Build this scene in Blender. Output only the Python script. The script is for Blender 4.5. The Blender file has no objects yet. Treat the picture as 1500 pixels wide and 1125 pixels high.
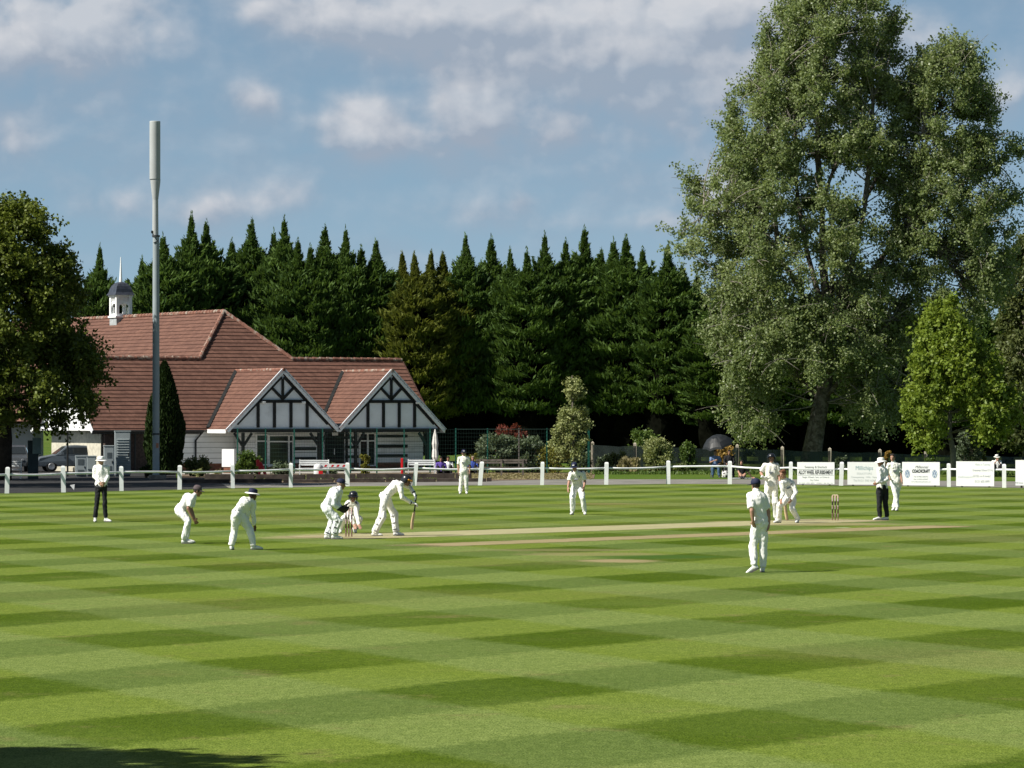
import bpy, math, random
import numpy as np
from mathutils import Vector, Matrix, noise as mnoise
R = math.radians
random.seed(7)
rng = np.random.default_rng(11)
sc = bpy.context.scene
work = bpy.data.scenes.new('work')               # a scratch scene: shapes are fused there, then it is removed
col = sc.collection
# ------------------------------------------------------------------ camera facts (metres, +Y is away)
F = 5600.0; CX = 750.0; HZ = 610.0; CH = 3.0
def row(y): return F*CH/(y-HZ)                    # distance of the ground seen at picture row y
def at(px, py, d): return Vector(((px-CX)*d/F, d, CH+(HZ-py)*d/F))
def gx(px, d): return (px-CX)*d/F

cam = bpy.data.cameras.new('camera'); cam_o = bpy.data.objects.new('camera', cam); col.objects.link(cam_o)
cam.sensor_width = 36; cam.lens = 36*F/1500; cam.shift_y = (HZ-562.5)/1500
cam.clip_start = 0.5; cam.clip_end = 6000
cam_o.location = (0, 0, CH); cam_o.rotation_euler = (R(90), 0, 0); sc.camera = cam_o

# ------------------------------------------------------------------ object helpers
def work_graph():
    with bpy.context.temp_override(scene=work, view_layer=work.view_layers[0]):
        g = bpy.context.evaluated_depsgraph_get(); g.update(); return g
def tag(o, label=None, cat=None, group=None, kind=None):
    if label: o['label'] = label
    if cat: o['category'] = cat
    if group: o['group'] = group
    if kind: o['kind'] = kind
    return o
def empty(name, loc, label, cat, group=None, rz=0):
    o = bpy.data.objects.new(name, None); col.objects.link(o)
    o.location = loc; o.rotation_euler = (0, 0, rz); o.empty_display_size = 0.2
    return tag(o, label, cat, group)
def link(name, me, parent=None):
    o = bpy.data.objects.new(name, me); col.objects.link(o)
    if parent: o.parent = parent
    return o
def children(o): return [c for c in bpy.data.objects if c.parent == o]
def dup(o, parent=None):
    c = o.copy(); col.objects.link(c); c.parent = parent
    for ch in children(o): dup(ch, c)
    return c

class MB:
    """collects shapes, builds one mesh object"""
    def __init__(s): s.v = []; s.f = []; s.m = []; s.mi = 0
    def add(s, vs, fs):
        b = len(s.v); s.v += [tuple(v) for v in vs]
        s.f += [tuple(i+b for i in f) for f in fs]; s.m += [s.mi]*len(fs); return s
    def box(s, x0, x1, y0, y1, z0, z1):
        return s.add([(x0,y0,z0),(x1,y0,z0),(x1,y1,z0),(x0,y1,z0),(x0,y0,z1),(x1,y0,z1),(x1,y1,z1),(x0,y1,z1)],
                     [(0,3,2,1),(4,5,6,7),(0,1,5,4),(1,2,6,5),(2,3,7,6),(3,0,4,7)])
    def bar(s, a, b, w, t, up=(0,0,1)):
        """rectangular bar from a to b, width w across, thickness t along up"""
        a = Vector(a); b = Vector(b); d = (b-a).normalized(); up = Vector(up)
        if abs(d.dot(up)) > 0.98: up = Vector((0,1,0))
        x = d.cross(up).normalized(); y = x.cross(d).normalized()
        x *= w/2; y *= t/2
        return s.add([a-x-y,a+x-y,a+x+y,a-x+y,b-x-y,b+x-y,b+x+y,b-x+y],
                     [(3,2,1,0),(4,5,6,7),(0,1,5,4),(1,2,6,5),(2,3,7,6),(3,0,4,7)])
    def tube(s, pts, rad, n=8, caps=True):
        pts = [Vector(p) for p in pts]
        if not hasattr(rad, '__len__'): rad = [rad]*len(pts)
        rings = []; ref = Vector((0.31,0.17,0.93))
        for i, p in enumerate(pts):
            d = (pts[min(i+1,len(pts)-1)]-pts[max(i-1,0)]).normalized()
            if abs(d.dot(ref)) > 0.97: ref = Vector((0.9,0.3,0.1))
            x = d.cross(ref).normalized(); y = d.cross(x).normalized(); ref = ref
            rings.append((p, x*rad[i], y*rad[i]))
        return s.loft(rings, n, caps)
    def loft(s, rings, n=14, caps=True):
        vs = []; fs = []
        for c, ax, ay in rings:
            for k in range(n):
                t = 2*math.pi*k/n; vs.append(c+ax*math.cos(t)+ay*math.sin(t))
        m = len(rings)
        for i in range(m-1):
            for k in range(n):
                fs.append((i*n+k, i*n+(k+1)%n, (i+1)*n+(k+1)%n, (i+1)*n+k))
        if caps:
            vs.append(rings[0][0]); vs.append(rings[-1][0]); a = m*n; b = a+1
            for k in range(n):
                fs.append((a, (k+1)%n, k)); fs.append((b, (m-1)*n+k, (m-1)*n+(k+1)%n))
        return s.add(vs, fs)
    def capsule(s, p0, r0, p1, r1, n=12, side=None, k=1.0):
        """round-ended tapered limb; side/k squash it"""
        p0 = Vector(p0); p1 = Vector(p1); d = (p1-p0)
        L = max(d.length, 1e-5); d = d/L
        ref = Vector(side) if side is not None else Vector((0.2,0.9,0.35))
        if abs(d.dot(ref.normalized())) > 0.97: ref = Vector((0.9,0.2,0.3))
        y = d.cross(ref).normalized(); x = y.cross(d).normalized()
        rings = []
        for a in (-80,-55,-25): rings.append((p0+d*r0*math.sin(R(a)), x*r0*math.cos(R(a)), y*r0*k*math.cos(R(a))))
        for t in (0,0.33,0.66,1.0):
            r = r0+(r1-r0)*t; rings.append((p0+d*L*t, x*r, y*r*k))
        for a in (25,55,80): rings.append((p1+d*r1*math.sin(R(a)), x*r1*math.cos(R(a)), y*r1*k*math.cos(R(a))))
        return s.loft(rings, n)
    def lathe(s, prof, n=20, o=(0,0,0), fx=(1,0,0), fy=(0,1,0), fz=(0,0,1), sx=1, sy=1, caps=True):
        o = Vector(o); fx = Vector(fx); fy = Vector(fy); fz = Vector(fz)
        return s.loft([(o+fz*z, fx*r*sx, fy*r*sy) for r, z in prof], n, caps)
    def quad(s, a, b, c, d): return s.add([a,b,c,d], [(0,1,2,3)])
    def build(s, name, mats, parent=None, org=None, smooth=False, bevel=0):
        me = bpy.data.meshes.new(name); o = Vector(org) if org is not None else Vector((0,0,0))
        me.from_pydata([(v[0]-o.x, v[1]-o.y, v[2]-o.z) for v in s.v], [], s.f)
        if not isinstance(mats, (list, tuple)): mats = [mats]
        for m in mats: me.materials.append(m)
        me.polygons.foreach_set('material_index', s.m)
        if smooth: me.polygons.foreach_set('use_smooth', [True]*len(me.polygons))
        me.update()
        ob = link(name, me, parent)
        if bevel:
            b = ob.modifiers.new('bevel', 'BEVEL'); b.width = bevel; b.segments = 2; b.limit_method = 'ANGLE'
        return ob

def voxel(mb, name, mats, parent, org, vox=0.012, smooth=3, wrinkle=0.0, wscale=9.0, seed=0.0, paint=None):
    """fuse overlapping closed shapes into ONE continuous smooth skin"""
    tmp_me = bpy.data.meshes.new('t'); tmp_me.from_pydata([tuple(v) for v in mb.v], [], mb.f)
    tmp = bpy.data.objects.new('t', tmp_me); work.collection.objects.link(tmp)
    m = tmp.modifiers.new('r', 'REMESH'); m.mode = 'VOXEL'; m.voxel_size = vox; m.adaptivity = 0
    if smooth:
        k = tmp.modifiers.new('s', 'SMOOTH'); k.factor = 0.5; k.iterations = smooth
    dg = work_graph()
    me = bpy.data.meshes.new_from_object(tmp.evaluated_get(dg))
    bpy.data.objects.remove(tmp); bpy.data.meshes.remove(tmp_me)
    o = Vector(org)
    if wrinkle:
        off = Vector((seed*3.1, seed*1.7, seed*0.9))
        for v in me.vertices:
            p = v.co*wscale; q = Vector((p.x*1.6, p.y*1.6, p.z*0.8+0.6*p.x))+off
            a = mnoise.noise(q); b = mnoise.noise(q*2.3)
            v.co += v.normal*wrinkle*(a*0.75+abs(b)*0.75-0.12)
    if not isinstance(mats, (list, tuple)): mats = [mats]
    me.materials.clear()
    for mt in mats: me.materials.append(mt)
    if paint: me.polygons.foreach_set('material_index', [paint(p.center) for p in me.polygons])
    me.polygons.foreach_set('use_smooth', [True]*len(me.polygons))
    me.transform(Matrix.Translation(-o)); me.update(); me.name = name
    return link(name, me, parent)

def leaf_mesh(name, V, mats, parent=None, mi=None, tri=None):
    """V: (N,4,3) numpy leaf quads"""
    n = V.shape[0]; me = bpy.data.meshes.new(name)
    me.vertices.add(n*4); me.vertices.foreach_set('co', V.reshape(-1).astype(np.float32))
    me.loops.add(n*4); me.loops.foreach_set('vertex_index', np.arange(n*4, dtype=np.int32))
    me.polygons.add(n); me.polygons.foreach_set('loop_start', np.arange(0, n*4, 4, dtype=np.int32))
    if not isinstance(mats, (list, tuple)): mats = [mats]
    for m in mats: me.materials.append(m)
    if mi is not None: me.polygons.foreach_set('material_index', mi.astype(np.int32))
    me.update(calc_edges=True)
    return link(name, me, parent)
def unit(a): return a/np.maximum(np.linalg.norm(a, axis=-1, keepdims=True), 1e-6)
def leaf_quads(c, d, L, W, flat=0.0):
    """rhombus leaves: centres c, long axes d, lengths L, widths W; flat>0 turns faces to the sky"""
    n = c.shape[0]; d = unit(d); r = unit(rng.normal(size=(n,3)))
    if flat:
        r = unit(r*(1-flat)+np.array([0,0,1.0])*flat)
        s = unit(np.cross(d, r))
    else: s = unit(np.cross(d, r))
    L = np.broadcast_to(np.asarray(L, float).reshape(-1,1), (n,1)); W = np.broadcast_to(np.asarray(W, float).reshape(-1,1), (n,1))
    up = np.cross(s, d)
    V = np.stack([c-d*L/2, c+s*W/2+up*W*0.12, c+d*L/2, c-s*W/2+up*W*0.12], axis=1)
    return V

# ------------------------------------------------------------------ node helpers
class NT:
    def __init__(s, tree): s.t = tree; s.n = tree.nodes; s.l = tree.links
    def node(s, typ, **kw):
        n = s.n.new(typ)
        for k, v in kw.items(): setattr(n, k, v)
        return n
    def put(s, sock, v):
        if isinstance(v, E): s.l.new(v.o, sock)
        elif isinstance(v, bpy.types.NodeSocket): s.l.new(v, sock)
        else: sock.default_value = v
    def math(s, op, a, b=None, c=None):
        n = s.node('ShaderNodeMath', operation=op); s.put(n.inputs[0], a)
        if b is not None: s.put(n.inputs[1], b)
        if c is not None: s.put(n.inputs[2], c)
        return E(s, n.outputs[0])
    def comb(s, x, y, z):
        n = s.node('ShaderNodeCombineXYZ'); s.put(n.inputs[0], x); s.put(n.inputs[1], y); s.put(n.inputs[2], z); return n.outputs[0]
    def noise(s, vec, scale, detail=3, rough=0.55, dist=0.0):
        n = s.node('ShaderNodeTexNoise'); s.put(n.inputs['Vector'], vec); n.inputs['Scale'].default_value = scale
        n.inputs['Detail'].default_value = detail; n.inputs['Roughness'].default_value = rough; n.inputs['Distortion'].default_value = dist
        return E(s, n.outputs[0])
    def ramp(s, v, a, b, smooth=True):
        n = s.node('ShaderNodeMapRange'); n.interpolation_type = 'SMOOTHSTEP' if smooth else 'LINEAR'
        s.put(n.inputs[0], v); n.inputs[1].default_value = a; n.inputs[2].default_value = b
        return E(s, n.outputs[0])
    def mix(s, f, a, b, blend='MIX'):
        n = s.node('ShaderNodeMix', data_type='RGBA', blend_type=blend); n.clamp_factor = True
        s.put(n.inputs[0], f)
        for k, v in ((6, a), (7, b)):
            if isinstance(v, tuple): v = (v[0], v[1], v[2], 1)
            s.put(n.inputs[k], v)
        return n.outputs[2]
    def sep(s, v):
        n = s.node('ShaderNodeSeparateXYZ'); s.put(n.inputs[0], v); return [E(s, o) for o in n.outputs]
class E:
    def __init__(s, nt, o): s.nt = nt; s.o = o
    def __add__(s, b): return s.nt.math('ADD', s, b)
    __radd__ = __add__
    def __sub__(s, b): return s.nt.math('SUBTRACT', s, b)
    def __rsub__(s, b): return s.nt.math('SUBTRACT', b, s)
    def __mul__(s, b): return s.nt.math('MULTIPLY', s, b)
    __rmul__ = __mul__
    def __truediv__(s, b): return s.nt.math('DIVIDE', s, b)
    def clamp(s): return s.nt.math('MINIMUM', s.nt.math('MAXIMUM', s, 0.0), 1.0)
    def exp(s): return s.nt.math('EXPONENT', s)
    def abs(s): return s.nt.math('ABSOLUTE', s)
    def max(s, b): return s.nt.math('MAXIMUM', s, b)
    def min(s, b): return s.nt.math('MINIMUM', s, b)

def new_mat(name):
    m = bpy.data.materials.new(name); m.use_nodes = True; nt = NT(m.node_tree)
    b = m.node_tree.nodes['Principled BSDF']
    return m, nt, b
def mat(name, c, rough=0.6, var=0.15, scale=6.0, spec=0.3, metal=0.0, bump=0.0, bscale=40.0, dirt=None, dscale=1.2, dth=(0.52,0.72)):
    """plain procedural surface: colour with soft mottling, optional dirt blotches and bump"""
    m, nt, b = new_mat(name)
    tc = nt.node('ShaderNodeTexCoord').outputs['Object']
    n = nt.noise(tc, scale, 4)
    lo = tuple(x*(1-var) for x in c); hi = tuple(min(1, x*(1+var)) for x in c)
    colr = nt.mix(nt.ramp(n, 0.3, 0.7), lo, hi)
    if dirt:
        dn = nt.noise(tc, dscale, 6, 0.65)
        colr = nt.mix(nt.ramp(dn, *dth), colr, dirt)
    nt.put(b.inputs['Base Color'], colr)
    b.inputs['Roughness'].default_value = rough; b.inputs['Metallic'].default_value = metal
    b.inputs['Specular IOR Level'].default_value = spec
    if bump:
        bn = nt.node('ShaderNodeBump'); bn.inputs['Strength'].default_value = bump; bn.inputs['Distance'].default_value = 0.02
        nt.put(bn.inputs['Height'], nt.noise(tc, bscale, 4)); nt.put(b.inputs['Normal'], bn.outputs[0])
    return m
def leaf_mat(name, c1, c2, trans=0.3, rough=0.5, spec=0.25, cscale=0.5, c3=None, sheen=0.0):
    """foliage: colour differs leaf by leaf and branch by branch, light passes through"""
    m, nt, b = new_mat(name)
    g = nt.node('ShaderNodeNewGeometry'); tc = nt.node('ShaderNodeTexCoord').outputs['Object']
    rnd = E(nt, g.outputs['Random Per Island'])
    n = nt.noise(tc, cscale, 2)
    k = (rnd*0.55+nt.ramp(n, 0.32, 0.68)*0.45)
    colr = nt.mix(k, c1, c2)
    if c3: colr = nt.mix(nt.ramp(rnd, 0.90, 0.98), colr, c3)
    nt.put(b.inputs['Base Color'], colr); b.inputs['Roughness'].default_value = rough
    b.inputs['Specular IOR Level'].default_value = spec
    tr = nt.node('ShaderNodeBsdfTranslucent'); nt.put(tr.inputs[0], nt.mix(0.5, colr, (c2[0]*1.3, c2[1]*1.35, c2[2]*0.6)))
    mx = nt.node('ShaderNodeMixShader'); mx.inputs[0].default_value = trans
    out = m.node_tree.nodes['Material Output']
    nt.l.new(b.outputs[0], mx.inputs[1]); nt.l.new(tr.outputs[0], mx.inputs[2]); nt.l.new(mx.outputs[0], out.inputs[0])
    return m
# ================================================================== light and sky
sc.view_settings.view_transform = 'Standard'; sc.view_settings.look = 'None'; sc.view_settings.gamma = 1
sc.view_settings.exposure = 0.52
SUN_EL = R(45); SUN_AZ = R(245)          # the sun stands behind the camera's left shoulder
sd = Vector((math.sin(SUN_AZ)*math.cos(SUN_EL), math.cos(SUN_AZ)*math.cos(SUN_EL), math.sin(SUN_EL)))
sun = bpy.data.lights.new('sun', 'SUN'); sun.energy = 5.0; sun.angle = R(0.5); sun.color = (1.0, 0.955, 0.87)
sun_o = bpy.data.objects.new('sun', sun); col.objects.link(sun_o)
sun_o.rotation_euler = (-sd).to_track_quat('-Z', 'Y').to_euler(); sun_o.location = (-40, -20, 60)

w = bpy.data.worlds.new('World'); sc.world = w; w.use_nodes = True
nt = NT(w.node_tree); bg = w.node_tree.nodes['Background']
SKY_S = 0.125
bg.inputs['Strength'].default_value = SKY_S
g = nt.node('ShaderNodeTexCoord').outputs['Generated']
dx, dy, dz = nt.sep(g)
sky = nt.node('ShaderNodeTexSky', sky_type='NISHITA'); sky.sun_disc = False
sky.sun_elevation = SUN_EL; sky.sun_rotation = SUN_AZ; sky.air_density = 1.0; sky.dust_density = 0.6; sky.ozone_density = 2.0
# the sky of the place is a clear deep one: look it up a little higher than the true elevation
nrm = nt.node('ShaderNodeVectorMath', operation='NORMALIZE')
nt.put(nrm.inputs[0], nt.comb(dx, dy, dz.max(0.0)*1.3+0.15))
nt.put(sky.inputs[0], nrm.outputs[0])
skyc = nt.mix(1.0, sky.outputs[0], (0.725, 0.715, 0.625), 'MULTIPLY')
zen = 1.0-nt.ramp(dz, 0.06, 0.75)*0.62                # the sky deepens towards the zenith
skyc = nt.mix(1.0, skyc, nt.comb(zen, zen, zen), 'MULTIPLY')
# cumulus drifting at fixed bearings; u, v are tangents of bearing and elevation (x 5600)
yy = dy.max(0.05)
u = dx/yy*F; v = dz/yy*F
blobs = [(180,470,380,130,.42),(-640,520,230,120,.45),(-380,300,300,70,.3),(200,300,350,60,.28),(-720,560,190,75,1.0),(-610,580,90,50,.6),(-230,592,170,36,1.15),(-60,575,190,50,1.2),(160,590,230,55,1.15),(330,600,150,40,.9),(60,515,190,24,.75),(200,525,120,25,.5),
         (-365,468,50,30,.9),(-228,428,62,46,1.25),(-58,446,66,48,1.35),(-140,412,120,34,.75),(66,420,56,30,.95),(170,495,95,42,.6),(250,425,90,40,.55),
         (-590,310,65,34,.62),(-450,300,60,30,.5),(130,350,42,26,.4),(15,312,20,14,.45),(-40,290,120,26,.42),(310,330,60,45,.95),(720,470,60,60,.9),(560,560,120,50,.55),(-740,400,60,45,.7),(240,520,200,60,.7),(430,470,90,40,.6),(-330,325,90,25,.4),(250,285,90,20,.3)]
acc = None; top = None
for (bu, bv, a, b_, k) in blobs:
    p = (u-float(bu))*(1.0/a); q = (v-float(bv))*(1.0/b_)
    e = (p*p+q*q)*-1.0
    e = e.exp()*k
    acc = e if acc is None else acc+e
    q2 = (v-(bv-b_*0.75))*(1.0/b_); e2 = ((p*p+q2*q2)*-1.0).exp()*k; top = e2 if top is None else top+e2
pv = nt.comb(u*0.0125, v*0.0135, 4.0); pl = nt.comb(u*0.0125-0.15, v*0.0135+0.22, 4.0)
n1 = nt.noise(pv, 1.0, 6, 0.46, 0.1); n2 = nt.noise(pl, 1.0, 6, 0.46, 0.1)
wisp = nt.noise(nt.comb(u*0.0035, v*0.006, 2.0), 1.0, 5, 0.6)
dens = acc*(n1*2.0-0.16)
cov = nt.ramp(dens, 0.12, 1.10)
lit = ((n1-n2)*2.2+0.26+(acc-top)*0.62+(n1-.5)*.7).clamp()
k = 1.0/SKY_S
cloud = nt.mix(lit, (0.235*k, 0.28*k, 0.345*k), (0.43*k, 0.445*k, 0.475*k))
cf = (cov*0.84+nt.ramp(wisp, 0.38, 0.72)*0.42).clamp()
front = nt.ramp(dy, 0.2, 0.6)
nt.put(bg.inputs['Color'], nt.mix(cf*front, skyc, cloud))

# ================================================================== ground
FENCE = [(-330,728.5),(-240,727.4),(-158,726),(-75,724.4),(10,722.8),(93,721.3),(178,719.3),(263,717.3),(341,715.2),(426,714),(509,712.4),(607,711.5),(703,711),(794,710.6),(888,710),
         (979,709.2),(1069,709.2),(1158,710.5),(1232,711.4),(1306,712),(1390,713.2),(1471,714.5),(1555,715.8),(1640,717.3),(1730,719)]
fence_pts = [Vector((gx(p, row(y)), row(y), 0)) for p, y in FENCE]
def out_pt(i, off):
    a = fence_pts[max(i-1,0)]; b = fence_pts[min(i+1,len(fence_pts)-1)]
    t = (b-a).normalized(); n = Vector((-t.y, t.x, 0)); return fence_pts[i]+n*off

def grass_colour(nt, tc, striped):
    X, Y, Z = nt.sep(tc)
    wob = nt.noise(tc, 0.35, 3)-0.5
    big = nt.noise(tc, 0.06, 4, 0.6); med = nt.noise(tc, 0.55, 4, 0.6)
    fine = nt.noise(nt.comb(X*1.0, Y*0.45, Z), 9.0, 4, 0.7); tiny = nt.noise(nt.comb(X, Y*0.4, Z), 55.0, 3, 0.75)
    if striped:
        # two mowing directions: s counts bands one way, t the other
        xr = X+2.5; yr = Y-46.7
        s = (xr*-4.9+yr*3.3)*(1/-27.85); t = (yr*2.35+xr*4.95)*(1/-27.85)
        def band(q, off):
            fr = nt.math('FRACT', q+(0.5+off)); tri = (fr-0.5).abs()
            return 1.0-nt.ramp(tri+wob*0.10+(med-0.5)*0.08+(fine-0.5)*0.08, 0.210, 0.290)      # 1 inside a dark band
        st1 = nt.ramp(nt.noise(tc, 0.09, 3, 0.6), 0.3, 0.62)*0.38+0.58; st2 = nt.ramp(nt.noise(nt.comb(X+40.0, Y, Z), 0.12, 3, 0.6), 0.3, 0.62)*0.34+0.64
        Ad = band(s, 100.0)*st1; Bk = band(t, 100.0)*st2
        c = nt.mix(Bk*0.96, nt.mix(Ad*0.96, (0.170, 0.224, 0.062), (0.106, 0.154, 0.038)), nt.mix(Ad*0.97, (0.146, 0.200, 0.030), (0.052, 0.092, 0.002)))
        # the rolled square round the pitches is mown shorter and paler
        c = nt.mix(nt.ramp(big, 0.50, 0.72)*0.42, c, (0.17, 0.158, 0.062))
    else:
        c = nt.mix(nt.ramp(big, 0.35, 0.65), (0.075, 0.135, 0.022), (0.115, 0.155, 0.034))
    dry = nt.noise(nt.comb(X*0.7, Y*0.5, Z), 1.1, 6, 0.72)
    c = nt.mix(nt.ramp(med, 0.58, 0.80)*0.40, c, (0.19, 0.17, 0.065))
    c = nt.mix(nt.ramp(dry, 0.56, 0.74)*0.55, c, (0.20, 0.165, 0.075))
    c = nt.mix(nt.ramp(nt.noise(tc, 2.6, 5, 0.7), 0.35, 0.68)*0.30, c, nt.mix(1.0, c, (0.72, 0.80, 0.6), 'MULTIPLY'))
    c = nt.mix(nt.ramp(fine, 0.28, 0.75), nt.mix(1.0, c, (0.80, 0.83, 0.78), 'MULTIPLY'), nt.mix(1.0, c, (1.16, 1.12, 1.16), 'MULTIPLY'))
    c = nt.mix(nt.ramp(tiny, 0.30, 0.72), nt.mix(1.0, c, (0.52, 0.57, 0.46), 'MULTIPLY'), nt.mix(1.0, c, (1.42, 1.36, 1.42), 'MULTIPLY'))
    return c, fine, tiny
def grass_mat(name, striped, extra=None):
    m, nt, b = new_mat(name); tc = nt.node('ShaderNodeTexCoord').outputs['Object']
    c, fine, tiny = grass_colour(nt, tc, striped)
    if extra: c = extra(nt, tc, c)
    nt.put(b.inputs['Base Color'], c); b.inputs['Roughness'].default_value = 0.9; b.inputs['Specular IOR Level'].default_value = 0.02
    bn = nt.node('ShaderNodeBump'); bn.inputs['Strength'].default_value = 0.55; bn.inputs['Distance'].default_value = 0.03
    nt.put(bn.inputs['Height'], fine*0.6+tiny*0.5); nt.put(b.inputs['Normal'], bn.outputs[0])
    return m
def patches(nt, tc, c):
    X, Y, Z = nt.sep(tc); n = nt.noise(tc, 1.3, 5, 0.7); n2 = nt.noise(tc, 4.0, 4, 0.7)
    for (px, py, rx, ry, colr, st) in [(905,822,1.1,1.2,(0.30,0.24,0.13),.9),(960,816,2.0,1.6,(0.05,0.105,0.02),.8),(865,812,2.2,1.5,(0.26,0.22,0.11),.5),(820,806,2.6,1.2,(0.25,0.21,0.11),.45),
                                     (470,786,1.6,1.6,(0.40,0.33,0.20),.55),(540,783,2.4,1.6,(0.42,0.36,0.22),.5),(420,788,1.0,1.0,(0.36,0.3,0.17),.45),(1200,768,3,2.0,(0.40,0.33,0.19),.5),(1085,765,1.2,1.8,(0.4,0.33,0.18),.5),
                                     (1115,738,2.2,1.5,(0.3,0.25,0.12),.4),(880,738,1.8,1.6,(0.3,0.25,0.12),.35),(1235,773,.3,.4,(0.5,0.5,0.4),.35)]:
        d = row(py); x0 = gx(px, d)
        p = (X-x0)*(1/rx); q = (Y-d)*(1/ry)
        m = ((p*p+q*q)*-1.0).exp()*(n*0.9+n2*0.9)
        c = nt.mix(nt.ramp(m, 0.35, 0.75)*st, c, colr)
    return c
M_field = grass_mat('mown_grass', True, patches)
M_rough = grass_mat('rough_grass', False)

mb = MB(); mb.quad((-900,-300,0),(900,-300,0),(900,2600,0),(-900,2600,0))
tag(mb.build('ground', M_rough), kind='structure')
mb = MB()
left = [(-70, 60), (-60, 100), (-48, 140)]; right = [(48, 140), (58, 100), (62, 60)]
poly = [(-60,-20,0.004),(60,-20,0.004)]+[(x,y,0.004) for x,y in reversed(right)]+[(p.x,p.y+0.12,0.004) for p in reversed(fence_pts)]+[(x,y,0.004) for x,y in reversed(left)]
mb.add(poly, [tuple(range(len(poly)))])
tag(mb.build('cricket_field', M_field), kind='structure')

# pitch strips (sheets with ragged see-through edges)
PD = Vector((0.652, 0.758, 0)); PP = Vector((0.758, -0.652, 0))
s_near = Vector((gx(511,row(786.8)), row(786.8), 0)); s_far = Vector((gx(1223.5,row(762.6)), row(762.6), 0))
PD = (s_far-s_near).normalized(); PP = Vector((PD.y, -PD.x, 0))
def strip_mat(name, base, worn, half_l, half_w, edge, wornk):
    m, nt, b = new_mat(name); tc = nt.node('ShaderNodeTexCoord').outputs['Object']
    X, Y, Z = nt.sep(tc)
    n = nt.noise(tc, 0.9, 5, 0.65); f = nt.noise(nt.comb(X*0.3, Y, Z), 6.0, 5, 0.7); g2 = nt.noise(tc, 25.0, 3)
    c = nt.mix(nt.ramp(n*0.5+f*0.5, 0.38, 0.64), base, tuple(x*0.8 for x in base))
    ends = nt.ramp(X.abs(), half_l*0.62, half_l*0.9)
    c = nt.mix((ends*nt.ramp(f*0.5+n*0.5, 0.36, 0.58)*wornk).clamp(), c, worn)
    c = nt.mix(nt.ramp(g2, 0.3, 0.7), nt.mix(1.0, c, (0.86,0.86,0.84), 'MULTIPLY'), nt.mix(1.0, c, (1.1,1.1,1.1), 'MULTIPLY'))
    nt.put(b.inputs['Base Color'], c); b.inputs['Roughness'].default_value = 0.85; b.inputs['Specular IOR Level'].default_value = 0.1
    e1 = 1.0-nt.ramp(Y.abs()+(f-0.5)*edge*1.3, half_w-edge, half_w-edge*0.3)
    e2 = 1.0-nt.ramp(X.abs()+(n-0.5)*2.6, half_l-2.2, half_l-0.6)
    nt.put(b.inputs['Alpha'], (e1*e2*(nt.ramp(f+n*0.4, 0.30, 0.62)*0.35+0.62)).clamp())
    return m
def strip(name, c, hl, hw, m):
    mb = MB(); mb.quad((-hl,-hw,0),(hl,-hw,0),(hl,hw,0),(-hl,hw,0))
    o = mb.build(name, m); o.location = (c.x, c.y, 0.008); o.rotation_euler = (0,0,math.atan2(PD.y, PD.x)); return tag(o, kind='structure')
cp = (s_near+s_far)/2
strip('cricket_pitch', cp, 12.3, 1.8, strip_mat('pitch_clay', (0.40,0.37,0.205), (0.40,0.32,0.185), 12.3, 1.8, 0.6, .8))
c2 = Vector((gx(1000,row(786)), row(786), 0))
c2 = (Vector((gx(600,row(799.5)),row(799.5),0))+Vector((gx(1405,row(771)),row(771),0)))/2
strip('worn_pitch', c2, 12.0, 1.2, strip_mat('worn_clay', (0.325,0.27,0.14), (0.34,0.265,0.15), 12.0, 1.2, 0.6, .9))
# crease lines of white chalk
M_chalk = mat('chalk', (0.5,0.49,0.4), 0.9, 0.1, dirt=(0.33,0.31,0.2), dscale=4, dth=(.5,.7))
mb = MB()
for base, sg in ((s_near, 1), (s_far, -1)):
    for along, half in ((0, 1.32), (1.22, 1.83)):
        c = base+PD*along*sg
        a, b_ = c-PP*half, c+PP*half; t = PD*0.025
        mb.quad(*[tuple(q+Vector((0,0,0.012))) for q in (a-t, b_-t, b_+t, a+t)])
tag(mb.build('crease_lines', M_chalk), kind='structure')

# tarmac path round the boundary, flower bed
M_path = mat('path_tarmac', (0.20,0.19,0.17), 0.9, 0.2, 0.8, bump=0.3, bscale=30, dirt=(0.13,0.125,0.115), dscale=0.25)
def strip_band(name, i0, i1, o0, o1, z, m):
    mb = MB(); vs = []
    for i in range(i0, i1+1):
        a = out_pt(i, o0); b_ = out_pt(i, o1); vs += [(a.x,a.y,z),(b_.x,b_.y,z)]
    fs = [(2*k,2*k+2,2*k+3,2*k+1) for k in range(i1-i0)]
    mb.add(vs, fs); return tag(mb.build(name, m), kind='structure')
strip_band('path', 0, len(FENCE)-1, 0.14, 13.5, 0.004, M_path)
M_soil = mat('bed_soil', (0.13,0.095,0.065), 0.95, 0.5, 3.0, bump=0.8, bscale=8, dirt=(0.26,0.19,0.12), dscale=3.5, dth=(.5,.62))
mb = MB()
def gp(px, d, z=0.012): return (gx(px,d), d, z)
mb.add([gp(262,170.5),gp(420,171.5),gp(600,174.5),gp(720,178),gp(870,184),gp(872,204),gp(640,205),gp(440,200),gp(262,197)], [tuple(range(9))])
tag(mb.build('flower_bed', M_soil), kind='structure')

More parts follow.
